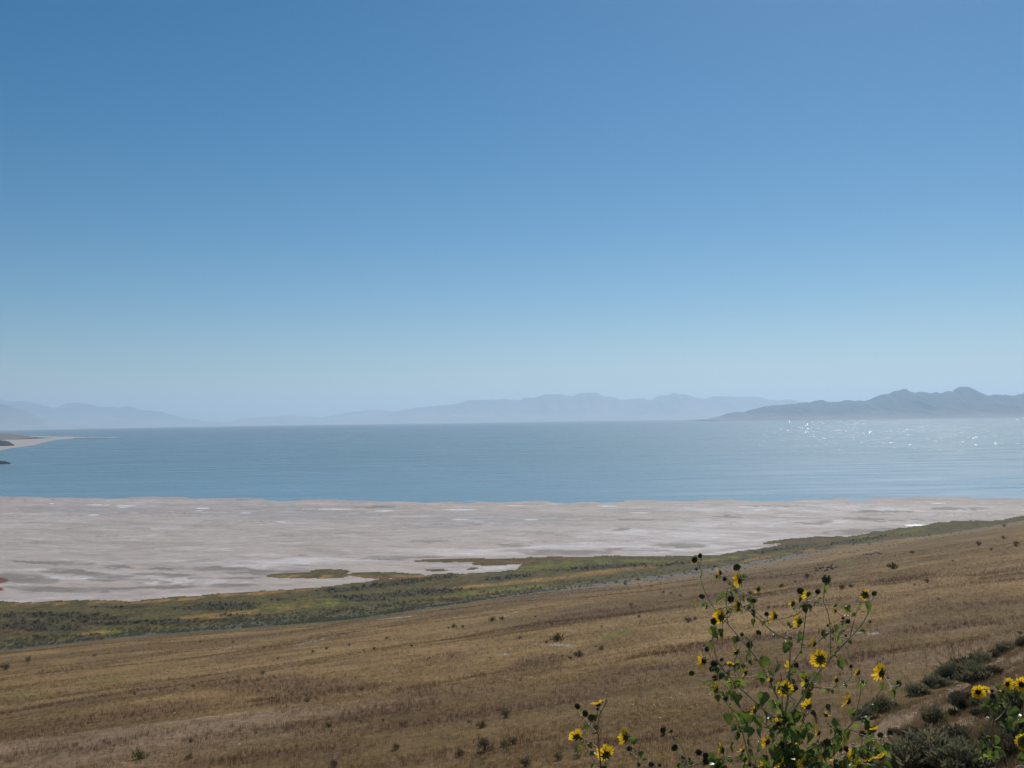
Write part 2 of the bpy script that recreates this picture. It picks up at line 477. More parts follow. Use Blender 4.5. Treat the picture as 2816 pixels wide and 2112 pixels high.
# salt-edged pools on the beach, their bright reflection put into a white colour
def flat_blob(cx, cy, rx, ry, n=48, seed=1, z=None):
    rr = random.Random(seed)
    ph = [rr.uniform(0, 6.28) for _ in range(4)]
    pts = []
    for i in range(n):
        a = 2*math.pi*i/n
        k = 1+.12*math.sin(2*a+ph[0])+.10*math.sin(5*a+ph[1])+.07*math.sin(9*a+ph[2])
        p = on_level(cx+rx*math.cos(a)*k, cy+ry*math.sin(a)*k, 1.2)
        pts.append((p[0], p[1]))
    return pts

def pool_glint_strips():
    V = []; F = []
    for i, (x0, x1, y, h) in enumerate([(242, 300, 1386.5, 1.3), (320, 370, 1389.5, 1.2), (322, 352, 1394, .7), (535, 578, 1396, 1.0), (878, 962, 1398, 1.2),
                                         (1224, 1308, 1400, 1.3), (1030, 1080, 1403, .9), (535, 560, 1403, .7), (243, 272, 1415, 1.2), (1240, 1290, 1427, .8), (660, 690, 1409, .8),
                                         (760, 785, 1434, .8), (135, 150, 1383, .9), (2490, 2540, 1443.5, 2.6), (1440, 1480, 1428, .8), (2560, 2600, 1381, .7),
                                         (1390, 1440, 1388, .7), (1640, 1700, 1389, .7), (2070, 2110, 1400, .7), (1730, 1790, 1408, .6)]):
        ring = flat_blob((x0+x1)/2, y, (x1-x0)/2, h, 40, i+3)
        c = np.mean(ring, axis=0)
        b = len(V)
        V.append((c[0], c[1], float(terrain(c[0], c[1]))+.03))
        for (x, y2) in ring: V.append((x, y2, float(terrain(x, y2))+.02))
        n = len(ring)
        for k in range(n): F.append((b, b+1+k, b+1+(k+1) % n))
    me = np_mesh('pool_glint', V, F, simple_mat('salt', (0.80, 0.79, 0.78), .5, .05, .2))  # white colour stands in for the shine of the pools
    tag(link('pool_glint', me), kind='structure')
pool_glint_strips()

# ------------------------------------------------------------------ water
def water_mat():
    m, nt, N, L = newmat('lake_water')
    out = nd(N, 'ShaderNodeOutputMaterial')
    b = nd(N, 'ShaderNodeBsdfPrincipled')
    geo = nd(N, 'ShaderNodeNewGeometry')
    b.inputs['IOR'].default_value = 1.33
    b.inputs['Specular IOR Level'].default_value = 0.36
    # body colour: streaky blue-green
    v, _ = noise_mul(N, L, geo.outputs['Position'], 0.0016, 0, 1, 5, (1, 5, 1), .1)
    mix = nd(N, 'ShaderNodeMix', data_type='RGBA')
    mix.inputs[6].default_value = (0.095, 0.172, 0.200, 1); mix.inputs[7].default_value = (0.135, 0.228, 0.270, 1)
    L.new(v, mix.inputs[0])
    # shallow, milkier water towards the beach
    sp_ = nd(N, 'ShaderNodeSeparateXYZ'); L.new(geo.outputs['Position'], sp_.inputs[0])
    sh_ = nd(N, 'ShaderNodeMapRange'); sh_.inputs[1].default_value = 1000; sh_.inputs[2].default_value = 2300
    sh_.inputs[3].default_value = .75; sh_.inputs[4].default_value = 0
    L.new(sp_.outputs[1], sh_.inputs[0])
    mx2 = nd(N, 'ShaderNodeMix', data_type='RGBA'); mx2.inputs[7].default_value = (0.165, 0.290, 0.375, 1)
    L.new(sh_.outputs[0], mx2.inputs[0]); L.new(mix.outputs[2], mx2.inputs[6])
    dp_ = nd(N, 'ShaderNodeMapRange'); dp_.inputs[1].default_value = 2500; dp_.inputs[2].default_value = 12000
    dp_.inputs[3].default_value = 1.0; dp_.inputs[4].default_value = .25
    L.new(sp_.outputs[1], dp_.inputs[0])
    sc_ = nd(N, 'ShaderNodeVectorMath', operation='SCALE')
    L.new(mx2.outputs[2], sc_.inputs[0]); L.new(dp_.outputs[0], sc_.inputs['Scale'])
    L.new(sc_.outputs[0], b.inputs['Base Color'])
    v2, _ = noise_mul(N, L, geo.outputs['Position'], 0.004, 0.22, 0.42, 4, (1, 6, 1), -.05)
    L.new(v2, b.inputs['Roughness'])
    # small wind waves
    mp = nd(N, 'ShaderNodeMapping'); mp.inputs['Scale'].default_value = (1, 2.2, 1)
    L.new(geo.outputs['Position'], mp.inputs[0])
    n = nd(N, 'ShaderNodeTexNoise'); n.inputs['Scale'].default_value = 0.12; n.inputs['Detail'].default_value = 6
    L.new(mp.outputs[0], n.inputs['Vector'])
    bp = nd(N, 'ShaderNodeBump'); bp.inputs['Strength'].default_value = .5; bp.inputs['Distance'].default_value = .8
    L.new(n.outputs[0], bp.inputs['Height'])
    L.new(bp.outputs[0], b.inputs['Normal'])
    # glassy wave facets: every patch of water leans its own way, few lean enough to flash the sun
    mp2 = nd(N, 'ShaderNodeMapping'); mp2.inputs['Scale'].default_value = (1, 0.10, 1)
    L.new(geo.outputs['Position'], mp2.inputs[0])
    vo = nd(N, 'ShaderNodeTexVoronoi'); vo.inputs['Scale'].default_value = 0.28
    L.new(mp2.outputs[0], vo.inputs['Vector'])
    vor2 = nd(N, 'ShaderNodeTexVoronoi', feature='F1'); vor2.inputs['Scale'].default_value = 0.28
    L.new(mp2.outputs[0], vor2.inputs['Vector'])
    sep = nd(N, 'ShaderNodeSeparateColor'); L.new(vo.outputs['Color'], sep.inputs[0])
    def lean(ch, amp, off=0.0):
        a = nd(N, 'ShaderNodeMath', operation='SUBTRACT'); L.new(ch, a.inputs[0]); a.inputs[1].default_value = .5
        c3 = nd(N, 'ShaderNodeMath', operation='MULTIPLY'); L.new(a.outputs[0], c3.inputs[0]); c3.inputs[1].default_value = amp
        c4 = nd(N, 'ShaderNodeMath', operation='ADD'); L.new(c3.outputs[0], c4.inputs[0]); c4.inputs[1].default_value = off
        return c4.outputs[0]
    cx = lean(sep.outputs[0], .36, -.15); cy = lean(sep.outputs[1], .95)
    cmb = nd(N, 'ShaderNodeCombineXYZ'); L.new(cx, cmb.inputs[0]); L.new(cy, cmb.inputs[1]); cmb.inputs[2].default_value = 1
    nrm = nd(N, 'ShaderNodeVectorMath', operation='NORMALIZE'); L.new(cmb.outputs[0], nrm.inputs[0])
    gl = nd(N, 'ShaderNodeBsdfGlossy'); gl.inputs['Roughness'].default_value = 0.19
    L.new(nrm.outputs[0], gl.inputs['Normal'])
    # facets are small compared with their patch
    lt = nd(N, 'ShaderNodeMath', operation='LESS_THAN'); L.new(vor2.outputs['Distance'], lt.inputs[0]); lt.inputs[1].default_value = .24
    g2 = nd(N, 'ShaderNodeMath', operation='GREATER_THAN'); L.new(sep.outputs[2], g2.inputs[0]); g2.inputs[1].default_value = .6
    mu = nd(N, 'ShaderNodeMath', operation='MULTIPLY'); L.new(lt.outputs[0], mu.inputs[0]); L.new(g2.outputs[0], mu.inputs[1])
    mu2 = nd(N, 'ShaderNodeMath', operation='MULTIPLY'); L.new(mu.outputs[0], mu2.inputs[0]); mu2.inputs[1].default_value = .22
    far_ = nd(N, 'ShaderNodeMapRange'); far_.inputs[1].default_value = 2000; far_.inputs[2].default_value = 5500
    L.new(sp_.outputs[1], far_.inputs[0])
    mu3 = nd(N, 'ShaderNodeMath', operation='MULTIPLY'); L.new(mu2.outputs[0], mu3.inputs[0]); L.new(far_.outputs[0], mu3.inputs[1])
    ms = nd(N, 'ShaderNodeMixShader')
    L.new(mu3.outputs[0], ms.inputs[0]); L.new(b.outputs[0], ms.inputs[1]); L.new(gl.outputs[0], ms.inputs[2])
    L.new(ms.outputs[0], out.inputs[0])
    return m
ys = np.array([-200, 300, 1000, 3000, 10000, 30000, 60000.]); xs = np.linspace(-60000, 60000, 9)
XX, YY = np.meshgrid(xs, ys, indexing='ij')
V = np.stack([XX.ravel(), YY.ravel(), np.zeros(XX.size)], -1)
ii = np.arange(XX.size).reshape(XX.shape)
F = np.stack([ii[:-1, :-1], ii[1:, :-1], ii[1:, 1:], ii[:-1, 1:]], -1).reshape(-1, 4)
tag(link('lake_water', np_mesh('lake_water', V, F, water_mat())), kind='structure')

# ------------------------------------------------------------------ far land
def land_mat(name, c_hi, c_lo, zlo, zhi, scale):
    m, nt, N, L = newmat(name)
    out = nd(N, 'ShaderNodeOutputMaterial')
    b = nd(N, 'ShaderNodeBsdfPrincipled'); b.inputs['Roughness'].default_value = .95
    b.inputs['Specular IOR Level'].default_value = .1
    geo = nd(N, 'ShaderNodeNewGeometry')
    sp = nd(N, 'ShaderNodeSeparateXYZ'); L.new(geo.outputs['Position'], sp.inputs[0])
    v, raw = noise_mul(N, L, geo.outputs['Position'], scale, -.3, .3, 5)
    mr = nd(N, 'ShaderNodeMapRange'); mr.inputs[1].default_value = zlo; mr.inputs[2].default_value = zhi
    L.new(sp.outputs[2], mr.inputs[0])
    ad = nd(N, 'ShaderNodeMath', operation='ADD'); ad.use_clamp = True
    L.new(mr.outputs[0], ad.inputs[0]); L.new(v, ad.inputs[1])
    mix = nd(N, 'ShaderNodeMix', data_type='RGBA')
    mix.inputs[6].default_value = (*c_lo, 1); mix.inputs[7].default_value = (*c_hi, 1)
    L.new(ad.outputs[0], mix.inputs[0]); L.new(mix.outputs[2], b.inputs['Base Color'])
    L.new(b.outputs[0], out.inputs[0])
    return m

def ridge(name, pts, D, W, mat, seed, nS=420, nT=60, jag=0.03, spur=0.45, slant=0.0, sp_len=None, peak=1.0):
    """a mountain range whose crest passes the given sight lines at distance D"""
    P = np.array([at_depth(px, py, D+slant*(px-1408)) for px, py in pts])
    s = np.linspace(0, 1, nS)
    k = np.linspace(0, 1, len(P))
    arc = np.concatenate([[0], np.cumsum(np.abs(np.diff(P[:, 0])))]); arc /= arc[-1]
    cx = np.interp(s, arc, P[:, 0]); cy = np.interp(s, arc, P[:, 1]); cz = np.interp(s, arc, P[:, 2])
    L_ = abs(P[-1, 0]-P[0, 0])
    u = s*L_/(W*0.28)
    cz = np.clip(cz*(1+jag*(fbm(u*5, u*0+seed, seed, 6)-.5)*2), -20, None)
    t = np.linspace(-1, 1, nT)
    S, T = np.meshgrid(np.arange(nS), t, indexing='ij')
    cs = cz[S]
    wob = (fbm(u[S]*1.3, T*0, seed+3, 3)-.5)*0.5
    prof = (1-np.abs(T))**1.25
    rn = 1-np.abs(fbm(u[S]*2.6+wob+T*.6, T*1.6+3, seed+5, 5)-.5)*2        # spurs and gullies
    h = cs*prof*(1 - spur*(rn-.45)*np.sin(np.pi*np.clip(np.abs(T)*1.0, 0, 1)))
    X = cx[S]+0*T; Yc = cy[S]+T*W
    Z = h-3
    V = np.stack([X.ravel(), Yc.ravel(), Z.ravel()], -1)
    ii = np.arange(V.shape[0]).reshape(nS, nT)
    F = np.stack([ii[:-1, :-1], ii[1:, :-1], ii[1:, 1:], ii[:-1, 1:]], -1).reshape(-1, 4)
    o = link(name, np_mesh(name, V, F, mat))
    tag(o, kind='structure')
    return o

M_MTN = land_mat('far_rock', (0.045, 0.050, 0.062), (0.24, 0.20, 0.185), 10, 160, .0012)  # haze put into the colour: bluish rock, pale foot of sediment and mist
M_MTN2 = land_mat('farther_rock', (0.045, 0.050, 0.062), (0.33, 0.29, 0.26), 100, 800, .0006)  # bluish haze tint and misty pale foot painted in here too
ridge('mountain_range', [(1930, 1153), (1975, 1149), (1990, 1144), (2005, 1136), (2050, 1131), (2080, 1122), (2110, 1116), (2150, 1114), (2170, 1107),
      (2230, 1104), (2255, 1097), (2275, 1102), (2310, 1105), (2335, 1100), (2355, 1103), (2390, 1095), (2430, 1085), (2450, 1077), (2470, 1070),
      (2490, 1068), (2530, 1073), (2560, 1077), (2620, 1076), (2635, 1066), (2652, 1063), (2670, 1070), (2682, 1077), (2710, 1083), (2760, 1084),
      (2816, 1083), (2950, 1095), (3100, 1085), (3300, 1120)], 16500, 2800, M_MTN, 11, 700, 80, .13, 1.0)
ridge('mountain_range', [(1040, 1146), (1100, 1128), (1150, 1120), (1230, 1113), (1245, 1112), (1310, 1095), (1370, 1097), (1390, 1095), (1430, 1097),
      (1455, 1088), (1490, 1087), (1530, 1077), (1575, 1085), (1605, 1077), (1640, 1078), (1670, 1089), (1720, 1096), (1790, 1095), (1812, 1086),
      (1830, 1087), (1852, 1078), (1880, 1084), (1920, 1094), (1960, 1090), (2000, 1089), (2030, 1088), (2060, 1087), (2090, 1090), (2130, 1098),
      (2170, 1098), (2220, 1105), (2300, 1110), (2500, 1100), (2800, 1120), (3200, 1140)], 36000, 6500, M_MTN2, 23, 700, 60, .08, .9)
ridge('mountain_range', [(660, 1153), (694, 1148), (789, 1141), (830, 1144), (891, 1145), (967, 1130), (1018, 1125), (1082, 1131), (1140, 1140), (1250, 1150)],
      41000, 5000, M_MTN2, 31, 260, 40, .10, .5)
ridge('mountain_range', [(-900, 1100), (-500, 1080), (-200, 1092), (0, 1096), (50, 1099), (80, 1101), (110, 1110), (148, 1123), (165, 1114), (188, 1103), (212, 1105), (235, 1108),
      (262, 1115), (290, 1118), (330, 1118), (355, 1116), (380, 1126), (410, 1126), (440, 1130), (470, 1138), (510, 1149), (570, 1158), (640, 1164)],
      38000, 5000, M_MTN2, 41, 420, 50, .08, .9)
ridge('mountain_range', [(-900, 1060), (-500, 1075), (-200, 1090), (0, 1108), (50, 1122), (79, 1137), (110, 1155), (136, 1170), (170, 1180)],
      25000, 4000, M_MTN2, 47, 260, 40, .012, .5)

def sheet(name, outline, z, mat, kind='structure', seed=3, jitter=0.0):
    n = len(outline)
    V = [(x, y, z) for x, y in outline]+[(x, y, -1.0) for x, y in outline]
    me = bpy.data.meshes.new(name)
    F = [tuple(range(n))]+[(i, (i+1) % n, n+(i+1) % n, n+i) for i in range(n)]
    me.from_pydata(V, [], F); me.materials.append(mat)
    o = link(name, me)
    if kind: tag(o, kind=kind)
    return o
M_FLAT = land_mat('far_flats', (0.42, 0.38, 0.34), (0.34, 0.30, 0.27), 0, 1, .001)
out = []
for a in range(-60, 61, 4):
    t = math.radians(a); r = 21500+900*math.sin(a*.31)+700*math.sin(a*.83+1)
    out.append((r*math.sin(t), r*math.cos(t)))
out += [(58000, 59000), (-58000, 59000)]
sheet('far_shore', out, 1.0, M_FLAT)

# spit, headland and rocks of the far left shore
def dens(pts, n=6, amp=.6, seed=2):
    rr = random.Random(seed); res = []
    for i in range(len(pts)):
        a = pts[i]; b = pts[(i+1) % len(pts)]
        for k in range(n):
            f = k/n
            res.append((a[0]+(b[0]-a[0])*f+rr.uniform(-3, 3), a[1]+(b[1]-a[1])*f+rr.uniform(-amp, amp)*.5))
    return res
sp = dens([(-260, 1206), (-60, 1200), (90, 1199.5), (200, 1201.2), (330, 1202.2), (318, 1204.2), (205, 1206), (150, 1209.5), (122, 1216), (92, 1224), (30, 1232.5), (0, 1239), (-120, 1252), (-300, 1275)], 5, .5)
sheet('sand_spit', [tuple(on_level(x, y, .7)[:2]) for x, y in sp][::-1], .7, land_mat('spit_sand', (0.42, 0.36, 0.31), (0.36, 0.30, 0.25), -1, 1, .02))
M_HEAD = land_mat('headland_soil', (0.20, 0.13, 0.08), (0.14, 0.12, 0.07), 0, 40, .012)
ridge('headland', [(-420, 1165), (-200, 1176), (-60, 1184), (0, 1188.5), (30, 1191), (58, 1195), (80, 1198.5), (96, 1201)], 6350, 420, M_HEAD, 61, 200, 30, .05, .4)
ridge('sand_bar', [(205, 1202.6), (240, 1201.7), (290, 1201.7), (322, 1202.6)], 6150, 60, land_mat('bar_stone', (0.12, 0.10, 0.09), (0.12, 0.10, 0.09), 0, 4, .05), 63, 60, 8, .3, .3)

# ------------------------------------------------------------------ rocks
M_ROCK = simple_mat('dark_rock', (0.12, 0.10, 0.095), .9, .35, 2.0, obj_var=.2)
M_PALE = simple_mat('pale_stone', (0.42, 0.36, 0.30), .85, .2, 3.0, obj_var=.25)
def rock_mesh(name, mat, seed, sub=2, flat=.6):
    import bmesh
    bm = bmesh.new()
    bmesh.ops.create_icosphere(bm, subdivisions=sub, radius=.5)
    rr = random.Random(seed)
    planes = [Vector((rr.gauss(0, 1), rr.gauss(0, 1), rr.gauss(0, 1))).normalized() for _ in range(9)]
    offs = [rr.uniform(.26, .42) for _ in planes]
    for v in bm.verts:
        for p, q in zip(planes, offs):
            dd = v.co.dot(p)
            if dd > q: v.co -= p*(dd-q)
        v.co.x *= 1.25; v.co.z *= flat
        v.co += Vector((rr.uniform(-.02, .02), rr.uniform(-.02, .02), rr.uniform(-.02, .02)))
    me = bpy.data.meshes.new(name); bm.to_mesh(me); bm.free()
    me.materials.append(mat)
    return me
ROCKS = [rock_mesh('rock', M_ROCK, s) for s in range(4)]
PALES = [rock_mesh('pale_stone', M_PALE, 10+s, 1, .5) for s in range(3)]

# ------------------------------------------------------------------ plants as cheap blade meshes
def blades_mesh(name, mat, n, h, w, spread, lean, seed, curve=.3, seg=1, dome=False):
    rr = random.Random(seed); V = []; F = []
    for i in range(n):
        a = rr.uniform(0, 6.283); rad = spread*math.sqrt(rr.random())
        bx, by = rad*math.cos(a), rad*math.sin(a)
        hh = h*rr.uniform(.6, 1.1)
        la = rr.uniform(0, 6.283); ln = lean*rr.random()
        dx, dy = math.cos(la)*ln*hh, math.sin(la)*ln*hh
        wa = rr.uniform(0, 3.14); wx, wy = math.cos(wa)*w, math.sin(wa)*w
        b = len(V)
        V += [(bx-wx, by-wy, -.03), (bx+wx, by+wy, -.03), (bx+wx*.7+dx*.4, by+wy*.7+dy*.4, hh*.55), (bx-wx*.7+dx*.4, by-wy*.7+dy*.4, hh*.55), (bx+dx, by+dy, hh)]
        F += [(b, b+1, b+2), (b, b+2, b+3), (b+3, b+2, b+4)]
    return np_mesh(name, V, F, mat, smooth=False)

def bush_meshes(seed, n_leaf, n_twig, leaf, mat_leaf, mat_wood, w=.5, h=.45, lobes=6):
    """unit-wide shrub: several rounded lobes of small upright narrow leaves on bent woody stems"""
    rr = random.Random(seed)
    L = []
    for i in range(lobes):
        a = i/lobes*6.283+rr.uniform(-.7, .7); q = rr.uniform(.10, .42)
        L.append((math.cos(a)*q*w*2*.9, math.sin(a)*q*w*2*.9, rr.uniform(.10, .34)*h/.45, rr.uniform(.10, .22)))
    L.append((0, 0, .36*h/.45, .22))
    V = []; F = []
    for i in range(n_leaf):
        lx, ly, lz, lr = rr.choice(L)
        while True:
            d = Vector((rr.uniform(-1, 1), rr.uniform(-1, 1), rr.uniform(-1, 1)))
            if .05 < d.length < 1: break
        d = d.normalized()*(d.length**.45)
        k_ = 1+.35*math.sin(d.x*5+lx*40+seed)*math.cos(d.y*6+ly*31)
        p = Vector((lx, ly, lz))+Vector((d.x*lr*k_, d.y*lr*k_, d.z*lr*.95*k_))
        if p.z < .02: p.z = .02+rr.random()*.05
        up = Vector((d.x*.7+rr.gauss(0, .35), d.y*.7+rr.gauss(0, .35), .9+rr.gauss(0, .3))).normalized()
        ll = leaf*rr.uniform(.5, 1.3)*(1.9 if rr.random() < .12 else 1)
        side = up.cross(Vector((rr.gauss(0, 1), rr.gauss(0, 1), rr.gauss(0, 1)))).normalized()*ll*.11
        b = len(V)
        V += [tuple(p-side*.5), tuple(p+side*.5), tuple(p+up*ll*.6+side), tuple(p+up*ll*.6-side), tuple(p+up*ll)]
        F += [(b, b+1, b+2), (b, b+2, b+3), (b+3, b+2, b+4)]
    fol = np_mesh('foliage', V, F, mat_leaf, smooth=False)
    V = []; F = []
    for i in range(n_twig):
        lx, ly, lz, lr = rr.choice(L)
        tgt = Vector((lx+rr.uniform(-1, 1)*lr*.8, ly+rr.uniform(-1, 1)*lr*.8, lz+rr.uniform(-.2, .9)*lr))
        p0 = Vector((rr.uniform(-.03, .03), rr.uniform(-.03, .03), -.04))
        mid = p0.lerp(tgt, .5)+Vector((rr.uniform(-.05, .05), rr.uniform(-.05, .05), -.05))
        prev = p0; r0 = .012
        for q, rad in ((mid, .009), (tgt, .003)):
            dr = (q-prev).normalized(); s1 = dr.orthogonal().normalized(); s2 = dr.cross(s1)
            b = len(V)
            for (c, rd) in ((prev, r0), (q, rad)):
                for k in range(3):
                    an = k*2.094; V.append(tuple(c+(s1*math.cos(an)+s2*math.sin(an))*rd))
            for k in range(3): F.append((b+k, b+(k+1) % 3, b+3+(k+1) % 3, b+3+k))
            prev = q; r0 = rad
    st = np_mesh('stems', V, F, mat_wood)
    return fol, st

M_SAGE = simple_mat('sage_leaf', (0.215, 0.200, 0.115), .8, .35, 6, trans=.25, spec=.15, obj_var=.18)
M_SAGEG = simple_mat('green_bush_leaf', (0.130, 0.130, 0.040), .8, .3, 6, trans=.15, spec=.15, obj_var=.15)
M_DARKB = simple_mat('dark_bush_leaf', (0.150, 0.128, 0.078), .85, .35, 6, trans=.22, spec=.1, obj_var=.2)
M_WOOD = simple_mat('sage_wood', (0.13, 0.095, 0.07), .9, .3, 12)
M_GRASS = simple_mat('dry_grass_blade', (0.215, 0.136, 0.053), .85, .25, 3, trans=.35, spec=.1, obj_var=.2)
M_STRAW = simple_mat('straw', (0.27, 0.19, 0.10), .85, .3, 3, trans=.3, spec=.1)
M_WEED = simple_mat('rusty_weed', (0.140, 0.080, 0.045), .9, .3, 3, trans=.25, spec=.1, obj_var=.2)
M_REEDM = simple_mat('reed_blade', (0.085, 0.074, 0.036), .85, .3, 3, trans=.12, spec=.1, obj_var=.3)
M_SEDGE = simple_mat('sedge_blade', (0.120, 0.102, 0.030), .85, .3, 3, trans=.15, spec=.1, obj_var=.3)
M_GOLDG = simple_mat('golden_grass_blade', (0.30, 0.185, 0.065), .85, .25, 3, trans=.15, spec=.1, obj_var=.25)

def drift(mat, lo, hi):
    """broad variation of a plant's colour from place to place"""
    nt = mat.node_tree; N = nt.nodes; L = nt.links
    b = [n for n in N if n.type == 'BSDF_PRINCIPLED'][0]
    src = b.inputs['Base Color'].links[0].from_socket
    geo = N.new('ShaderNodeNewGeometry')
    v, _ = noise_mul(N, L, geo.outputs['Position'], .035, lo, hi, 4, (1, 2, 1), -.6)
    s = nd(N, 'ShaderNodeVectorMath', operation='SCALE'); L.new(src, s.inputs[0]); L.new(v, s.inputs['Scale'])
    for n in N:
        if n.type == 'BSDF_PRINCIPLED': L.new(s.outputs[0], n.inputs['Base Color'])
        if n.type == 'BSDF_TRANSLUCENT': L.new(s.outputs[0], n.inputs[0])
drift(M_GRASS, .62, 1.22); drift(M_WEED, .75, 1.3)

# ------------------------------------------------------------------ scatter of uncountable ground cover
def scatter(name, pts, scales, variants, label, cat, seed=1, rot=None):
    V = np.asarray(pts, dtype=np.float32)
    me = bpy.data.meshes.new(name)
    me.vertices.add(len(V)); me.vertices.foreach_set('co', V.ravel()); me.update()
    a = me.attributes.new('size', 'FLOAT', 'POINT'); a.data.foreach_set('value', np.asarray(scales, dtype=np.float32))
    a = me.attributes.new('turn', 'FLOAT', 'POINT'); a.data.foreach_set('value', RNG.uniform(0, 6.28, len(V)).astype(np.float32))
    o = link(name, me)
    ng = bpy.data.node_groups.new(name+'_scatter', 'GeometryNodeTree')
    ng.interface.new_socket('Geometry', in_out='INPUT', socket_type='NodeSocketGeometry')
    ng.interface.new_socket('Geometry', in_out='OUTPUT', socket_type='NodeSocketGeometry')
    N = ng.nodes; L = ng.links
    gi = N.new('NodeGroupInput'); go = N.new('NodeGroupOutput')
    ip = N.new('GeometryNodeInstanceOnPoints')
    gt = N.new('GeometryNodeGeometryToInstance')
    for v in variants:
        src = bpy.data.objects.new(name+'_piece', v)
        oi = N.new('GeometryNodeObjectInfo'); oi.inputs['Object'].default_value = src
        L.new(oi.outputs['Geometry'], gt.inputs[0])
    L.new(gi.outputs[0], ip.inputs['Points'])
    L.new(gt.outputs[0], ip.inputs['Instance'])
    ip.inputs['Pick Instance'].default_value = True
    ri = N.new('FunctionNodeRandomValue'); ri.data_type = 'INT'
    ri.inputs[4].default_value = 0; ri.inputs[5].default_value = len(variants)-1
    L.new(ri.outputs[2], ip.inputs['Instance Index'])
    s = N.new('GeometryNodeInputNamedAttribute'); s.data_type = 'FLOAT'; s.inputs[0].default_value = 'size'
    t = N.new('GeometryNodeInputNamedAttribute'); t.data_type = 'FLOAT'; t.inputs[0].default_value = 'turn'
    cx = N.new('ShaderNodeCombineXYZ'); L.new(t.outputs[0], cx.inputs[2])
    L.new(s.outputs[0], ip.inputs['Scale'])
    L.new(cx.outputs[0], ip.inputs['Rotation'])
    L.new(ip.outputs[0], go.inputs[0])
    md = o.modifiers.new('scatter', 'NODES'); md.node_group = ng
    tag(o, label, cat, None, 'stuff')
    return o

def polar_pts(n, r0, r1, a0=-42, a1=42, power=0):
    r = r0*(r1/r0)**RNG.random(n)
    a = np.radians(RNG.uniform(a0, a1, n))
    X = np.sin(a)*r; Y = np.cos(a)*r
    Z = terrain(X, Y)
    px, py = to_px(X, Y, Z)
    return X, Y, Z, px, py, r

def is_shoulder(X, Y, Z):
    return (Z-(0.192*hill_d(X, Y)+2.6)) > 1.6

# dry grass over the slope
X, Y, Z, px, py, r = polar_pts(330000, 40, 420, -36, 36)
hd = hill_d(X, Y)
rm = red_mask(X, Y, px, py)
u_, v_ = along(X, Y), across(X, Y)
keep = (hd > 12) & (~is_shoulder(X, Y, Z)) & (RNG.random(len(X)) < (0.25+.5*sstep(.35, .6, fbm(u_/9, v_/5, 111, 3)))*(1-.6*rm))
g1 = [blades_mesh('tuft', M_GRASS, 8, .17, .004, .16, .6, s) for s in range(4)]
sc = (0.6+.7*RNG.random(len(X)))*(1+np.clip(r-60, 0, 400)/230)
scatter('dry_grass', np.stack([X, Y, Z], -1)[keep], sc[keep], g1, 'tan dry grass covering the long slope above the lake', 'grass')
# rusty weeds
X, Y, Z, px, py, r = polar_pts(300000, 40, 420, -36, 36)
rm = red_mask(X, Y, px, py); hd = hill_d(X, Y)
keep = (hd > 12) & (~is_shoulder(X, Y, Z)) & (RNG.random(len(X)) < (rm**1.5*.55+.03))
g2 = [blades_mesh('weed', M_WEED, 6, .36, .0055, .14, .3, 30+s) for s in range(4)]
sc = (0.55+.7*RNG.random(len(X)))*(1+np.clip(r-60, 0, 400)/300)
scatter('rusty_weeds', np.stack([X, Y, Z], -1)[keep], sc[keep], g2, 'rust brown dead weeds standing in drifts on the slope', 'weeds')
# shoulder grass
X, Y, Z, px, py, r = polar_pts(150000, 9, 60, 12, 50)
keep = is_shoulder(X, Y, Z) & (RNG.random(len(X)) < (.10+.7*sstep(.42, .66, fbm(X/1.6, Y/1.6, 113, 3))))
g3 = [blades_mesh('tuft', M_STRAW, 12, .16, .0028, .10, .8, 60+s) for s in range(4)]
scatter('bank_grass', np.stack([X, Y, Z], -1)[keep], (0.5+.8*RNG.random(keep.sum())), g3, 'straw coloured grass wisps on the near sandy bank', 'grass')
# pebbles
X, Y, Z, px, py, r = polar_pts(60000, 9, 480, -36, 45)
hd = hill_d(X, Y); u_, v_ = along(X, Y), across(X, Y)
band = sstep(.58, .70, fbm(u_/60, v_/10, 121, 3))
dense_st = ell(px, py, [(1750, 1940, 220, 60, -.15), (2100, 1985, 120, 30, 0), (2450, 1870, 150, 50, -.2), (2380, 1730, 80, 20, 0), (2480, 1730, 80, 15, 0), (550, 1870, 300, 26, -.1)], .8)
keep = (hd > 15) & (RNG.random(len(X)) < (band*.10+dense_st*.22+.006+.10*is_shoulder(X, Y, Z)))
scatter('loose_stones', np.stack([X, Y, Z], -1)[keep], (.07+.16*RNG.random(keep.sum())**2)*(1+np.clip(r[keep]-50, 0, 500)/260), PALES, 'small pale stones strewn over the dry slope', 'stones')
X, Y, Z, px, py, r = polar_pts(60000, 300, 640, -5, 36)
hd = hill_d(X, Y)
keep = (hd > 0) & (hd < 130) & (px > 1400) & (RNG.random(len(X)) < .16*(1-hd/140))
scatter('dark_gravel', np.stack([X, Y, Z], -1)[keep], (.25+.9*RNG.random(keep.sum())**3), ROCKS, 'dark gravel and small rocks at the foot of the slope', 'gravel')

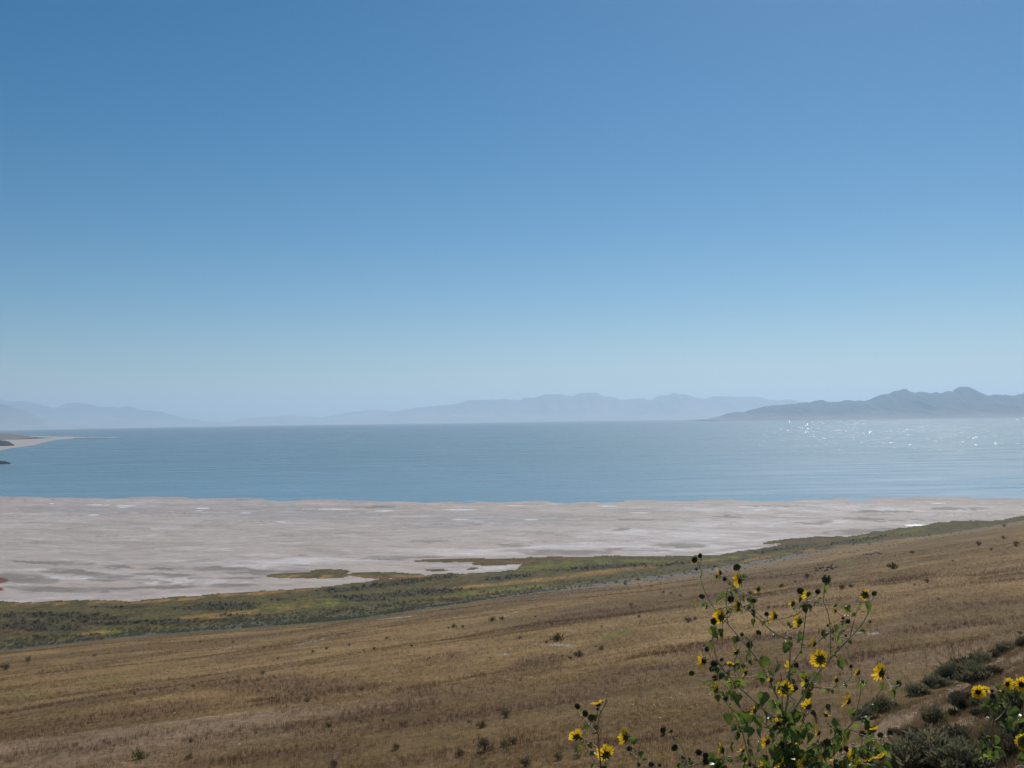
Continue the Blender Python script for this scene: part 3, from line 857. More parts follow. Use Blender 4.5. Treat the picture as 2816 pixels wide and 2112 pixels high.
# low sage belt at the foot of the slope
sagef = bush_meshes(3, 150, 6, .16, M_SAGE, M_WOOD)[0]; sagef2 = bush_meshes(4, 150, 6, .16, M_SAGE, M_WOOD)[0]
X, Y, Z, px, py, r = polar_pts(150000, 280, 760, -36, 36)
hd = hill_d(X, Y)
topw = np.interp(px, [0, 600, 1000, 1450, 1900, 2400, 2816], [12, 26, 40, 34, 20, 14, 10])
keep = (hd > -16) & (hd < topw) & (RNG.random(len(X)) < np.interp(px, [0, 1200, 1500, 2000, 2816], [.55, .5, .16, .07, .05])*sstep(.3, .6, fbm(X/7, Y/7, 131, 3)))
scatter('sagebrush_belt', np.stack([X, Y, Z], -1)[keep], .7+1.0*RNG.random(keep.sum()), [sagef, sagef2], 'belt of low grey green sagebrush between marsh and slope', 'sagebrush')
# a sprinkle of low dark bushlets on the lower slope
# marsh growth
X, Y, Z, px, py, r = polar_pts(230000, 300, 900, -36, 36)
mv = marsh_val(X, Y, px, py); hd = hill_d(X, Y)
inm = (mv > 1) & (hd < 2)
rd = ell(px, py, REED, .7); gd = ell(px, py, GOLD, .9)
k1 = inm & (RNG.random(len(X)) < rd*.28)
g4 = [blades_mesh('reed', M_REEDM, 14, 1.1, .05, .6, .3, 80+s) for s in range(3)]
g5 = [blades_mesh('sedge', M_SEDGE, 12, .5, .05, .6, .5, 90+s) for s in range(3)]
g6 = [blades_mesh('gold', M_GOLDG, 12, .5, .04, .6, .4, 95+s) for s in range(3)]
scatter('reeds', np.stack([X, Y, Z], -1)[k1], (.45+.9*RNG.random(k1.sum())**2), g4, 'dark tall reeds in long clumps in the green marsh', 'reeds')
k2 = inm & (~k1) & (RNG.random(len(X)) < .07*(1-gd)+.01)
scatter('marsh_grass', np.stack([X, Y, Z], -1)[k2], (.35+.6*RNG.random(k2.sum())), g5, 'green marsh grass between salt beach and slope', 'grass')
k3 = inm & (~k1) & (~k2) & (RNG.random(len(X)) < .18*gd)
scatter('golden_marsh_grass', np.stack([X, Y, Z], -1)[k3], (.35+.6*RNG.random(k3.sum())), g6, 'golden grass along the edges of the marsh', 'grass')

# ------------------------------------------------------------------ single bushes of the slope
far_kinds = {'sage': [bush_meshes(11+i, 420, 14, .10, M_SAGE, M_WOOD) for i in range(3)],
             'dark': [bush_meshes(21+i, 420, 14, .10, M_DARKB, M_WOOD) for i in range(3)],
             'green': [bush_meshes(31+i, 420, 14, .10, M_SAGEG, M_WOOD, h=.3) for i in range(2)]}
near_kinds = {'sage': [bush_meshes(41+i, 5200, 120, .085, M_SAGE, M_WOOD, lobes=9) for i in range(3)],
              'dark': [bush_meshes(51+i, 3600, 160, .085, M_DARKB, M_WOOD, lobes=9) for i in range(2)],
              'green': [bush_meshes(61+i, 5200, 100, .075, M_SAGEG, M_WOOD, lobes=9) for i in range(2)]}
def bush(px, py, w, kind, label, group=None, hs=1.0, near=False, P=None, cat='bush'):
    if P is None: P = cast(px, py)
    if P is None: return
    D = P[1]
    W = w/FPX*D*(1.28 if near else 1.2)
    t = empty('sagebrush' if kind == 'sage' else 'bush', P)
    t.rotation_euler = (0, 0, random.uniform(0, 6.28)); t.scale = (W, W, W*hs)
    fol, st = random.choice((near_kinds if near else far_kinds)[kind])
    link('foliage', fol, t); link('stems', st, t)
    tag(t, label, cat, group)
    return t
G = 'bushes dotted over the dry slope'
B = [(16, 1842, 30, 'dark', 'dark round bush at the left edge just below the sage belt'),
     (77, 1820, 22, 'sage', 'low olive bush right of the dark round bush at the left edge'),
     (721, 1855, 17, 'sage', 'small dark bush above the pale stones, left of centre'),
     (845, 1931, 18, 'sage', 'grey bush alone at the top of the brown weed drift'),
     (904, 2000, 20, 'green', 'flat olive bush just left of the tawny lower middle slope'),
     (526, 2041, 18, 'dark', 'upper of two dark bushes in a line at lower left'),
     (522, 2087, 25, 'dark', 'lower of two dark bushes in a line at lower left'),
     (920, 2110, 30, 'dark', 'dark bush cut by the bottom edge left of centre'),
     (384, 2088, 44, 'green', 'wide low yellow green bush at lower left'),
     (993, 1899, 18, 'sage', 'grey green bush beside the big brown weed patch'),
     (1325, 2001, 32, 'green', 'low olive bush left of the rounded dark bush in the middle slope'),
     (1393, 1973, 34, 'dark', 'rounded dark bush in the middle of the lower slope'),
     (1334, 2064, 50, 'dark', 'largest dark bush low on the slope left of the small sunflowers'),
     (1264, 2079, 28, 'dark', 'dark bush touching the left side of the largest slope bush'),
     (1386, 2054, 26, 'dark', 'small dark bush between the largest slope bush and its right neighbour'),
     (1413, 2046, 30, 'dark', 'flat dark bush right of the largest slope bush'),
     (1442, 2108, 36, 'dark', 'dark bush at the bottom edge left of the small sunflowers'),
     (1088, 2062, 26, 'dark', 'sprawling grey bush in the lower slope, left of centre'),
     (1533, 2090, 30, 'dark', 'flat dark bush just left of the small sunflower stems'),
     (1641, 2014, 30, 'dark', 'dark bush seen behind the small sunflower stems'),
     (1592, 1806, 30, 'green', 'rounded olive bush on the open slope left of the tall sunflower'),
     (1569, 1813, 15, 'dark', 'little dark bush leaning on the rounded olive bush'),
     (1655, 1787, 19, 'dark', 'flat dark bush up slope right of the rounded olive bush'),
     (1429, 1757, 12, 'dark', 'round dark bush above the pale bare strip'),
     (1503, 1769, 11, 'dark', 'round dark bush at the left end of a green thicket'),
     (1532, 1763, 40, 'green', 'long low green thicket beside the pale bare strip'),
     (1248, 1726, 18, 'green', 'middle of three small bushes high on the centre slope'),
     (1354, 1708, 22, 'green', 'bright olive bush high on the centre slope'),
     (1381, 1704, 16, 'green', 'smaller olive bush right of the bright olive one'),
     (1892, 1712, 26, 'dark', 'dark bush left of the tall sunflower, halfway up the slope'),
     (1911, 1705, 14, 'dark', 'small bush right behind the dark one left of the tall sunflower'),
     (2219, 1591, 20, 'dark', 'upright dark bush below the rock heap'),
     (2148, 1615, 17, 'green', 'low olive bush behind the top of the tall sunflower'),
     (2315, 1622, 22, 'dark', 'dark bush between the two right hand tops of the tall sunflower'),
     (2340, 1615, 16, 'green', 'pale olive tuft beside the dark bush behind the sunflower tops'),
     (2455, 1564, 32, 'green', 'wide olive bush on the upper right slope'),
     (2550, 1603, 18, 'dark', 'flat dark bush on the right slope beneath the wide olive bush'),
     (2690, 1500, 18, 'dark', 'left of the two flat dark bushes near the upper right edge'),
     (2794, 1503, 22, 'dark', 'right of the two flat dark bushes near the upper right edge'),
     (2807, 1745, 16, 'dark', 'dark bush at the right edge above the bank of sagebrush'),
     (2063, 1634, 16, 'green', 'low olive bush behind the sunflower left of its yellow heads')]
for b in B: bush(*b, group=G)
for (x, y, w) in [(258, 1806, 11), (371, 1909, 11), (481, 1898, 9), (533, 1890, 12), (711, 1903, 9), (897, 1786, 11), (860, 1796, 12), (764, 1814, 11),
                  (551, 1767, 9), (640, 1767, 9), (1029, 1788, 13), (1063, 1758, 11), (1133, 1779, 11), (993, 1988, 13), (1054, 1983, 11), (1289, 1987, 13),
                  (1234, 1729, 9), (1273, 1727, 13), (1473, 1698, 8), (1720, 1609, 13), (1757, 1698, 11), (1736, 1667, 13), (1655, 1725, 8), (1106, 1678, 11),
                  (2186, 1602, 9), (2515, 1611, 9), (2726, 1514, 12), (2507, 1523, 14), (2760, 1482, 13), (2761, 1449, 12), (2393, 1714, 14), (2113, 1673, 12),
                  (1587, 2086, 22), (1587, 2066, 20), (960, 1776, 8), (962, 1802, 8), (1000, 1790, 8), (117, 1847, 8), (593, 1769, 7), (960, 1775, 7),
                  (1825, 1630, 9), (1845, 1634, 8), (1870, 1640, 9), (1790, 1614, 8), (2330, 1672, 9), (2620, 1545, 9), (2580, 1650, 10)]:
    bush(x, y, w, 'dark' if random.random() < .6 else 'sage', 'tiny dark bush scattered on the dry grass slope', 'tiny bushes of the dry slope')

# rocks in view one by one
def rock(px, py, w, mat_list, label, group=None, P=None, zs=1):
    if P is None: P = cast(px, py)
    if P is None: return
    W = w/FPX*P[1]
    o = bpy.data.objects.new('rock', random.choice(mat_list)); COL.objects.link(o)
    o.location = (P[0], P[1], P[2]+W*.12); o.scale = (W, W*random.uniform(.7, 1), W*zs)
    o.rotation_euler = (random.uniform(-.2, .2), random.uniform(-.2, .2), random.uniform(0, 6.28))
    tag(o, label, 'rock', group)
for i in range(26):
    rock(2264+random.gauss(0, 20), 1562+random.gauss(0, 6)-0, random.uniform(4, 10), ROCKS, 'dark rock in the heap on the slope behind the tall sunflower', 'rocks of the dark heap', zs=1.3)
for i in range(14):
    rock(2370+i*4.2, 1527-i*.5+random.uniform(-3, 3), random.uniform(4, 9), ROCKS, 'dark rock in the flat ledge above the tall sunflower', 'rocks of the long ledge')
for (x, y, l) in [(371, 1910, 'reddish dark stone lying alone in the grass at left'), (1967, 1558, 'pale rimmed dark rock behind the top of the tall sunflower')]:
    rock(x, y, 10, ROCKS, l)
rock(2811, 2118, 36, PALES, 'large white stone at the bottom right corner', zs=1.1)
M_REDR = simple_mat('red_rock', (0.12, 0.10, 0.12), .9, .3, .05)
rk = rock_mesh('rock', M_REDR, 77, 3, .9)
def far_rock(px0, px1, py0, py1, label):
    a = on_level(px0, py1, .5); b = on_level(px1, py1, .5)
    w = b[0]-a[0]; h = (py1-py0)/FPX*a[1]
    o = bpy.data.objects.new('rock', rk); COL.objects.link(o)
    o.location = ((a[0]+b[0])/2, a[1]+w*.3, h*.35); o.scale = (w*1.0, w*.8, h*1.6)
    tag(o, label, 'rock')
far_rock(-75, -8, 1211, 1228, 'dark block of rock on the sand spit at the left edge')
far_rock(-75, -5, 1267, 1277, 'small rocky point reaching into the lake at the left edge')

# ------------------------------------------------------------------ sagebrush of the near bank
def crest_bush(px, py, w, label, kind='sage', hs=.8, beyond=1.5):
    """rooted on the far side of the bank, so that the bank hides its foot"""
    P = cast(px, py)
    D = P[1]
    w *= .88
    W = w/FPX*D
    Q = at_depth(px, py, D+beyond)
    z = float(terrain(Q[0], Q[1]))
    bush(px, py, w, kind, label, 'sagebrush of the near bank', hs, True, P=np.array([Q[0], Q[1], min(z, Q[2]+.05)]), cat='sagebrush')
GB = 'sagebrush of the near bank'
for (x, y, w, l, k) in [
        (2380, 1990, 70, 'first sagebrush at the left end of the hedge along the bank', 'sage'),
        (2430, 1968, 84, 'second sagebrush from the left in the hedge along the bank', 'sage'),
        (2480, 1948, 70, 'third sagebrush from the left in the hedge along the bank', 'dark'),
        (2528, 1922, 70, 'fourth sagebrush from the left in the hedge along the bank', 'sage'),
        (2572, 1900, 74, 'fifth sagebrush from the left in the hedge along the bank', 'sage'),
        (2618, 1874, 90, 'full sagebrush in the middle of the hedge along the bank', 'sage'),
        (2660, 1850, 70, 'sagebrush just right of the full one in the bank hedge', 'dark'),
        (2705, 1832, 84, 'high sagebrush in the right part of the bank hedge', 'sage'),
        (2745, 1812, 70, 'dark sagebrush before the last gap of the bank hedge', 'dark'),
        (2775, 1797, 60, 'sagebrush left of the last one in the bank hedge', 'sage'),
        (2822, 1786, 60, 'last sagebrush of the bank hedge at the right edge', 'dark')]:
    crest_bush(x, y, w, l, k)
for (x, y, w, l, k, h) in [
        (2690, 1880, 82, 'broad dark sagebrush on the bank below the hedge', 'sage', .8),
        (2735, 1862, 50, 'sagebrush joined to the right side of the broad dark one', 'dark', .8),
        (2655, 1950, 66, 'dark sagebrush left of the paired yellow sunflowers', 'dark', .9),
        (2690, 1945, 44, 'smaller sagebrush beneath the paired yellow sunflowers', 'sage', .9),
        (2573, 1995, 62, 'round sagebrush alone on the pale sandy bank', 'sage', 1.1),
        (2620, 1975, 34, 'thin olive sagebrush right of the round one on the bank', 'green', 1),
        (2462, 2022, 36, 'low scrubby sagebrush at the left of the bank', 'dark', .7),
        (2510, 2038, 60, 'dead looking spiky sagebrush in the middle of the bank', 'dark', .8),
        (2630, 2058, 80, 'sagebrush with a dark hollow near the bottom of the bank', 'dark', 1),
        (2700, 1975, 50, 'grey sagebrush on the bank beside the sunflower stem', 'sage', .8),
        (2560, 2130, 190, 'big soft grey green sagebrush filling the bottom of the bank', 'sage', .8),
        (2460, 2140, 130, 'grey green sagebrush at the bottom edge beside the dark seed heads', 'sage', .7),
        (2660, 2135, 150, 'grey green sagebrush at the bottom edge right of the biggest one', 'sage', .8),
        (2745, 2100, 110, 'shadowy sagebrush behind the right sunflower leaves', 'dark', 1.1),
        (2800, 1990, 130, 'tall dark sagebrush at the right edge behind the sunflowers', 'sage', 1.1),
        (2820, 2060, 120, 'dark sagebrush at the lower right edge', 'dark', 1.1)]:
    bush(x, y, w, k, l, GB, h, True, cat='sagebrush')
#PART3
# ------------------------------------------------------------------ wild sunflowers
M_PETAL = simple_mat('petal_yellow', (0.78, 0.46, 0.012), .55, .12, 60, trans=.55, spec=.3, obj_var=.06, col2=(0.88, 0.60, 0.02))
M_DISC = simple_mat('disc_brown', (0.030, 0.016, 0.010), .9, .4, 300, spec=.1)
M_SPENT = simple_mat('seed_head_brown', (0.052, 0.036, 0.026), .9, .6, 250, spec=.1)
M_CALYX = simple_mat('calyx_green', (0.060, 0.085, 0.025), .7, .3, 80, trans=.15, spec=.2)
M_STEM = simple_mat('stem_green', (0.36, 0.32, 0.17), .5, .25, 30, spec=.45, trans=.15)
M_STEMB = simple_mat('stem_brown', (0.24, 0.155, 0.085), .7, .3, 30, spec=.2)
M_LEAF = simple_mat('leaf_green', (0.10, 0.145, 0.026), .34, .3, 40, trans=.58, spec=.55, obj_var=.45, col2=(0.17, 0.24, 0.04))

def petals_mesh(seed, n=16, arc=(0, 6.283), drop=0.0, L=.028, w=.0056):
    rr = random.Random(seed); V = []; F = []
    for i in range(n):
        a = arc[0]+(arc[1]-arc[0])*(i+rr.uniform(-.3, .3))/n
        if rr.random() < drop: continue
        ll = L*rr.uniform(.78, 1.12); ww = w*rr.uniform(.8, 1.15)
        bend = rr.uniform(-.25, .55); tw = rr.uniform(-.35, .35)
        rad = Vector((math.cos(a), math.sin(a), 0)); tan = Vector((-math.sin(a), math.cos(a), 0))
        b = len(V)
        ts = (0, .3, .65, .9, 1.0); wd = (.35, .85, 1.0, .6, .05)
        for t, q in zip(ts, wd):
            p = rad*(.0105+ll*t*.86)+Vector((0, 0, .001+ll*t*.50-bend*ll*t*t*.5))
            s = (tan*math.cos(tw*t)+Vector((0, 0, 1))*math.sin(tw*t))*ww*q
            V += [tuple(p-s), tuple(p-Vector((0, 0, ww*.25*q))), tuple(p+s)]
        for k in range(4):
            o = b+k*3
            F += [(o, o+1, o+4, o+3), (o+1, o+2, o+5, o+4)]
    return np_mesh('petals', V, F, M_PETAL)

def dome_mesh(name, mat, R, H, back, spikes, seed, nseg=14, nring=6, bump=.12):
    """a seed head: bumpy dome in front (+Z), cup behind"""
    rr = random.Random(seed); V = []; F = []
    rings = []
    for j in range(nring+1):
        t = j/nring
        rings.append((R*math.sin(t*math.pi/2)*1.0, H*math.cos(t*math.pi/2)))
    rings.append((R*.98, -back*.3)); rings.append((R*.6, -back*.85)); rings.append((R*.1, -back))
    for (q, z) in rings:
        for k in range(nseg):
            a = k/nseg*6.283+(.22 if len(V)//nseg % 2 else 0)
            kk = 1+rr.uniform(-bump, bump)
            V.append((math.cos(a)*q*kk, math.sin(a)*q*kk, z*kk))
    for j in range(len(rings)-1):
        for k in range(nseg):
            a = j*nseg+k; b = j*nseg+(k+1) % nseg
            F.append((a, b, b+nseg, a+nseg))
    return np_mesh(name, V, F, mat, smooth=False)

def calyx_mesh(R, n, ln, seed):
    rr = random.Random(seed); V = []; F = []
    nseg = 12
    for (q, z) in ((R*.15, -R*.95), (R*.7, -R*.8), (R*1.0, -R*.25), (R*.99, R*.05)):
        for k in range(nseg):
            a = k/nseg*6.283; V.append((math.cos(a)*q, math.sin(a)*q, z))
    for j in range(3):
        for k in range(nseg):
            a = j*nseg+k; b = j*nseg+(k+1) % nseg
            F.append((a, b, b+nseg, a+nseg))
    for i in range(n):
        a = i/n*6.283+rr.uniform(-.15, .15); rad = Vector((math.cos(a), math.sin(a), 0)); tn = Vector((-math.sin(a), math.cos(a), 0))
        l = ln*rr.uniform(.6, 1.2); up = rr.uniform(-.7, .9)
        p = rad*R*.95+Vector((0, 0, -R*.35)); b = len(V)
        tip = p+rad*l+Vector((0, 0, up*l)); mid = p.lerp(tip, .4)
        V += [tuple(p-tn*.003), tuple(p+tn*.003), tuple(mid+tn*.0028), tuple(mid-tn*.0028), tuple(tip), tuple(tip+tn*.0002)]
        F += [(b, b+1, b+2, b+3), (b+3, b+2, b+5, b+4)]
    return np_mesh('calyx', V, F, M_CALYX)

PET_FULL = [petals_mesh(s, 17) for s in range(4)]
PET_HALF = [petals_mesh(20+s, 15, drop=.22) for s in range(3)]
PET_FEW = [petals_mesh(40+s, 12, drop=.45, L=.022) for s in range(3)]
DISCS = [dome_mesh('disc', M_DISC, .0115, .006, .002, 0, s) for s in range(2)]
HEADS = [dome_mesh('seed_head', M_SPENT, .0165, .013, .008, 0, 5+s) for s in range(3)]
CAL = [calyx_mesh(.0118, 16, .012, s) for s in range(3)]
CALH = [calyx_mesh(.0150, 15, .011, 9+s) for s in range(3)]

def leaf_mesh(seed, mat):
    """heart shaped toothed leaf with folded midrib and its stalk, unit long along +Y, hanging tip"""
    rr = random.Random(seed); V = []; F = []
    prof = [(0, .02), (.03, .22), (.12, .40), (.24, .46), (.38, .42), (.52, .34), (.66, .25), (.80, .15), (.92, .06), (1.0, .0)]
    fold = rr.uniform(.15, .6); curl = rr.uniform(.3, 1.1); wv = rr.uniform(.02, .05)
    def bend(x, y, z):
        a = curl*y
        return (x, math.sin(a)/curl if curl > .01 else y, z-(1-math.cos(a))/curl)
    for i, (y, w) in enumerate(prof):
        tooth = (.012 if i % 2 else -.012)
        for s in (-1, -.5, 0, .5, 1):
            x = s*(w+tooth*abs(s))
            z = abs(s)*w*fold+wv*math.sin(9*y+s*2.5+seed)
            yy = y-(.10 if (abs(s) > .4 and i == 1) else 0)
            V.append(bend(x, yy, z))
    for i in range(len(prof)-1):
        for k in range(4):
            a = i*5+k; F.append((a, a+1, a+6, a+5))
    # petiole
    b = len(V); pw = .014
    for (y, z) in ((0.0, 0.0), (-.22, .05), (-.42, .02)):
        for k in range(3):
            an = k*2.094; V.append((math.cos(an)*pw, y, z+math.sin(an)*pw))
    for j in range(2):
        for k in range(3): F.append((b+j*3+k, b+j*3+(k+1) % 3, b+j*3+3+(k+1) % 3, b+j*3+3+k))
    return np_mesh('leaf', V, F, mat)
LEAVES = [leaf_mesh(s, M_LEAF) for s in range(7)]

def smooth_line(P, rad, step=.02):
    """Catmull-Rom through P, returns samples and radii"""
    P = [Vector(p) for p in P]
    Q = [P[0]*2-P[1]]+P+[P[-1]*2-P[-2]]
    pts = []; rr = []
    for i in range(1, len(Q)-2):
        n = max(2, int((Q[i+1]-Q[i]).length/step))
        for k in range(n):
            t = k/n
            a, b, c, d = Q[i-1], Q[i], Q[i+1], Q[i+2]
            pts.append(.5*((2*b)+(c-a)*t+(2*a-5*b+4*c-d)*t*t+(3*b-a-3*c+d)*t**3))
            rr.append(rad[i-1]*(1-t)+rad[i]*t)
    pts.append(P[-1]); rr.append(rad[-1])
    return pts, rr

def tube_mesh(name, pts, rad, mat, n=6):
    V = []; F = []
    ref = Vector((0.3, 1, 0.1)).normalized()
    for i, p in enumerate(pts):
        d = (pts[min(i+1, len(pts)-1)]-pts[max(i-1, 0)]).normalized()
        s1 = d.cross(ref).normalized(); s2 = d.cross(s1)
        for k in range(n):
            a = k/n*6.283; V.append(tuple(p+(s1*math.cos(a)+s2*math.sin(a))*rad[i]*(1+.06*math.sin(i*1.7+k))))
    for i in range(len(pts)-1):
        for k in range(n):
            F.append((i*n+k, i*n+(k+1) % n, (i+1)*n+(k+1) % n, (i+1)*n+k))
    return np_mesh(name, V, F, mat)

class Plant:
    def __init__(s, base_px, D, label, root_z=None, seed=1):
        s.rr = random.Random(seed)
        s.D = D
        b = at_depth(base_px, 2112, D)
        z = float(terrain(b[0], b[1]))
        s.base = Vector((b[0], b[1], z))
        s.root = empty('wild_sunflower', s.base)
        tag(s.root, label, 'sunflower', 'wild sunflowers beside the road')
        s.nodes = []          # (point, radius)
        s.nflow = 0
    def put(s, name, me, parent=None, M=None):
        o = bpy.data.objects.new(name, me); COL.objects.link(o)
        o.parent = parent or s.root
        if M is not None:
            o.matrix_local = Matrix.Translation(-s.base) @ M if parent is None else M
        else:
            o.location = -s.base if parent is None else (0, 0, 0)
        return o
    def P(s, x, y, off=0.0):
        return Vector(at_depth(x, y, s.D+off))
    def branch(s, pix, r0, r1, off0=0.0, off1=0.0, mat=None, name='branch', from_base=False):
        pts = []
        n = len(pix)
        for i, (x, y) in enumerate(pix):
            o = off0+(off1-off0)*i/(n-1)
            pts.append(s.P(x, y, o))
        if from_base: pts = [s.base-Vector((0, 0, .05))]+pts; n += 1
        rad = [r0+(r1-r0)*i/(n-1) for i in range(n)]
        sm, rd = smooth_line(pts, rad)
        s.put(name, tube_mesh(name, sm, rd, mat or M_STEM))
        s.nodes += list(zip(sm, rd))
        return sm
    def nearest(s, p, below=True):
        best = None; bd = 1e9
        for (q, r) in s.nodes:
            dz = p.z-q.z
            dd = (p-q).length
            if below: dd += max(0, -dz+.03)*4 + abs(p.y-q.y)*.3
            if dd < bd and dd > .025: bd = dd; best = q
        return best
    def stalk(s, tip, face, r=.0016, mat=None):
        q = s.nearest(tip)
        if q is None: q = s.base
        L = (tip-q).length
        back = tip-face*L*.35-Vector((0, 0, L*.12))
        pts = [q, q.lerp(back, .6)+Vector((s.rr.uniform(-.1, .1)*L, 0, 0)), tip-face*.008]
        sm, rd = smooth_line(pts, [r*1.4, r*1.1, r], .015)
        s.nodes += list(zip(sm[len(sm)//3:-2], rd[len(rd)//3:-2]))
        return tube_mesh('stalk', sm, rd, mat or M_STEM, 5), sm
    def head_frame(s, p, f, scale=1.0):
        q = f.to_track_quat('Z', 'Y')
        return Matrix.Translation(p) @ q.to_matrix().to_4x4() @ Matrix.Rotation(s.rr.uniform(0, 6.28), 4, 'Z') @ Matrix.Scale(scale, 4)
    def flower(s, x, y, kind='full', off=None, face=None, size=1.0):
        off = s.rr.uniform(-.25, .25) if off is None else off
        p = s.P(x, y, off)
        if face is None:
            face = Vector((-.75+s.rr.gauss(0, .3), .35+s.rr.gauss(0, .45), .12+s.rr.gauss(0, .25)))
        face = Vector(face).normalized()
        size *= 1.1*(s.D+off)/4.5
        M = s.head_frame(p, face, size)
        st, sm = s.stalk(p, face)
        d = s.put('flower_head', s.rr.choice(DISCS), M=M)
        Mi = M.inverted()
        s.put('petals', s.rr.choice({'full': PET_FULL, 'half': PET_HALF, 'few': PET_FEW}[kind]), d, Matrix.Identity(4))
        s.put('calyx', s.rr.choice(CAL), d, Matrix.Identity(4))
        o = s.put('stalk', st, d, M.inverted())
        s.small_leaf(sm)
    def head(s, x, y, off=None, face=None, size=1.0):
        off = s.rr.uniform(-.25, .25) if off is None else off
        p = s.P(x, y, off)
        if face is None:
            face = Vector((-.35+s.rr.gauss(0, .5), .1+s.rr.gauss(0, .6), .35+s.rr.gauss(0, .4)))
        face = Vector(face).normalized()
        size *= s.rr.uniform(.74, .98)*(s.D+off)/4.5
        M = s.head_frame(p, face, size)
        st, sm = s.stalk(p, face)
        d = s.put('seed_head', s.rr.choice(HEADS), M=M)
        s.put('calyx', s.rr.choice(CALH), d, Matrix.Identity(4))
        s.put('stalk', st, d, M.inverted())
        if s.rr.random() < .6: s.small_leaf(sm)
    def leaf_at(s, p, direction, L, roll=0.0):
        y = direction.normalized(); z = Vector((0, 0, 1))
        x = y.cross(z)
        if x.length < .01: x = Vector((1, 0, 0))
        x.normalize(); z = x.cross(y)
        R = Matrix((x, y, z)).transposed().to_4x4()
        M = Matrix.Translation(p) @ R @ Matrix.Rotation(roll, 4, 'Y') @ Matrix.Translation((0, 0, 0)) @ Matrix.Scale(L, 4) @ Matrix.Translation((0, .42, 0))
        s.put('leaf', s.rr.choice(LEAVES), M=M)
    def small_leaf(s, sm):
        if len(sm) < 5: return
        p = sm[s.rr.randrange(2, len(sm)-1)]
        a = s.rr.uniform(0, 6.28)
        s.leaf_at(p, Vector((math.cos(a), math.sin(a), s.rr.uniform(-.6, .4))), s.rr.uniform(.016, .036), s.rr.uniform(-.8, .8))
    def leaf_px(s, x, y, lpx, dx, dy, off=None, roll=None):
        """a leaf whose blade centre shows at a photo pixel; hangs from the closest stem"""
        p = s.P(x, y, s.rr.uniform(-.12, .12) if off is None else off)
        L = lpx/FPX*s.D*.82
        d = Vector((dx, s.rr.uniform(-.35, .2), dy)).normalized()
        s.leaf_at(p-d*L*.85, d, L, s.rr.uniform(-.7, .7) if roll is None else roll)
    def leaves(s, n, pxlo, pxhi, zmin=None, zmax=None, filt=None):
        c = [(q, r) for (q, r) in s.nodes if (zmin is None or q.z > zmin) and (zmax is None or q.z < zmax)]
        if filt: c = [k for k in c if filt(k[0])]
        if not c: return
        for i in range(n):
            q, r = s.rr.choice(c)
            a = s.rr.uniform(0, 6.28)
            s.leaf_at(q, Vector((math.cos(a), math.sin(a), s.rr.uniform(-1.5, .1))), s.rr.uniform(pxlo, pxhi)/FPX*s.D, s.rr.uniform(-1, 1))

# --- the tall plant
A = Plant(2168, 4.5, 'tallest bushy wild sunflower with many yellow heads and dark seed heads, right of centre', seed=3)
A.branch([(2168, 2300), (2165, 2112), (2160, 2040), (2155, 1975)], .0105, .0062, 0, 0, name='stem', from_base=True)
A.branch([(2156, 1990), (2110, 1960), (2060, 1915), (2000, 1855), (1970, 1810), (1962, 1770), (1959, 1745)], .0042, .0018, 0, -.15)
A.branch([(2157, 1975), (2140, 1922), (2109, 1861), (2079, 1808), (2040, 1762), (2002, 1716), (1964, 1674), (1941, 1632), (1926, 1590)], .0048, .0017, 0, .22)
A.branch([(2003, 1718), (1999, 1690), (1997, 1640), (2003, 1614)], .0022, .0014, .14, .18, M_STEMB)
A.branch([(2157, 1970), (2170, 1900), (2172, 1823), (2172, 1762), (2155, 1754), (2117, 1731), (2094, 1709), (2063, 1682), (2040, 1668)], .0050, .0018, 0, -.2)
A.branch([(2204, 1780), (2212, 1724), (2219, 1663), (2220, 1648)], .0024, .0014, -.02, .05, M_STEMB)
A.branch([(2166, 1860), (2186, 1815), (2206, 1778), (2184, 1752), (2165, 1747)], .0028, .0016, 0, .08)
A.branch([(2158, 1978), (2195, 1935), (2231, 1876), (2280, 1815), (2326, 1766), (2364, 1724), (2387, 1686), (2383, 1659)], .0056, .0018, 0, .25)
A.branch([(2284, 1800), (2284, 1739), (2277, 1686), (2265, 1655), (2268, 1620)], .0024, .0013, .11, .2, M_STEMB)
A.branch([(2338, 1750), (2348, 1710), (2353, 1693), (2362, 1663)], .0022, .0012, .18, .3, M_STEMB)
A.branch([(2155, 1985), (2151, 1930), (2151, 1880), (2146, 1850)], .0028, .0015, 0, -.15, M_STEMB)
A.branch([(2160, 2110), (2110, 2112), (2067, 2100), (2040, 2010), (2010, 1950), (1980, 1915), (1950, 1885)], .0040, .0016, 0, -.25)
A.branch([(2164, 2100), (2200, 2075), (2246, 2051), (2300, 2025), (2345, 1987), (2360, 1937), (2368, 1891), (2362, 1862)], .0046, .0016, 0, -.2)
A.branch([(2347, 1980), (2399, 1930), (2429, 1885), (2427, 1868)], .0026, .0014, -.12, -.2)
A.branch([(2160, 2060), (2130, 2020), (2100, 1985), (2085, 1950)], .0030, .0015, 0, .2)
A.branch([(2165, 2140), (2240, 2130), (2320, 2112), (2372, 2060), (2385, 2035)], .0036, .0015, 0, .15)
A.branch([(2163, 2090), (2185, 2030), (2210, 1985), (2218, 1955)], .0030, .0015, 0, -.2)
A.branch([(2167, 2150), (2080, 2150), (2000, 2140), (1950, 2105)], .0034, .0015, 0, .1)
A.branch([(1910, 1660), (1900, 1650)], .0012, .001, .2, .2)
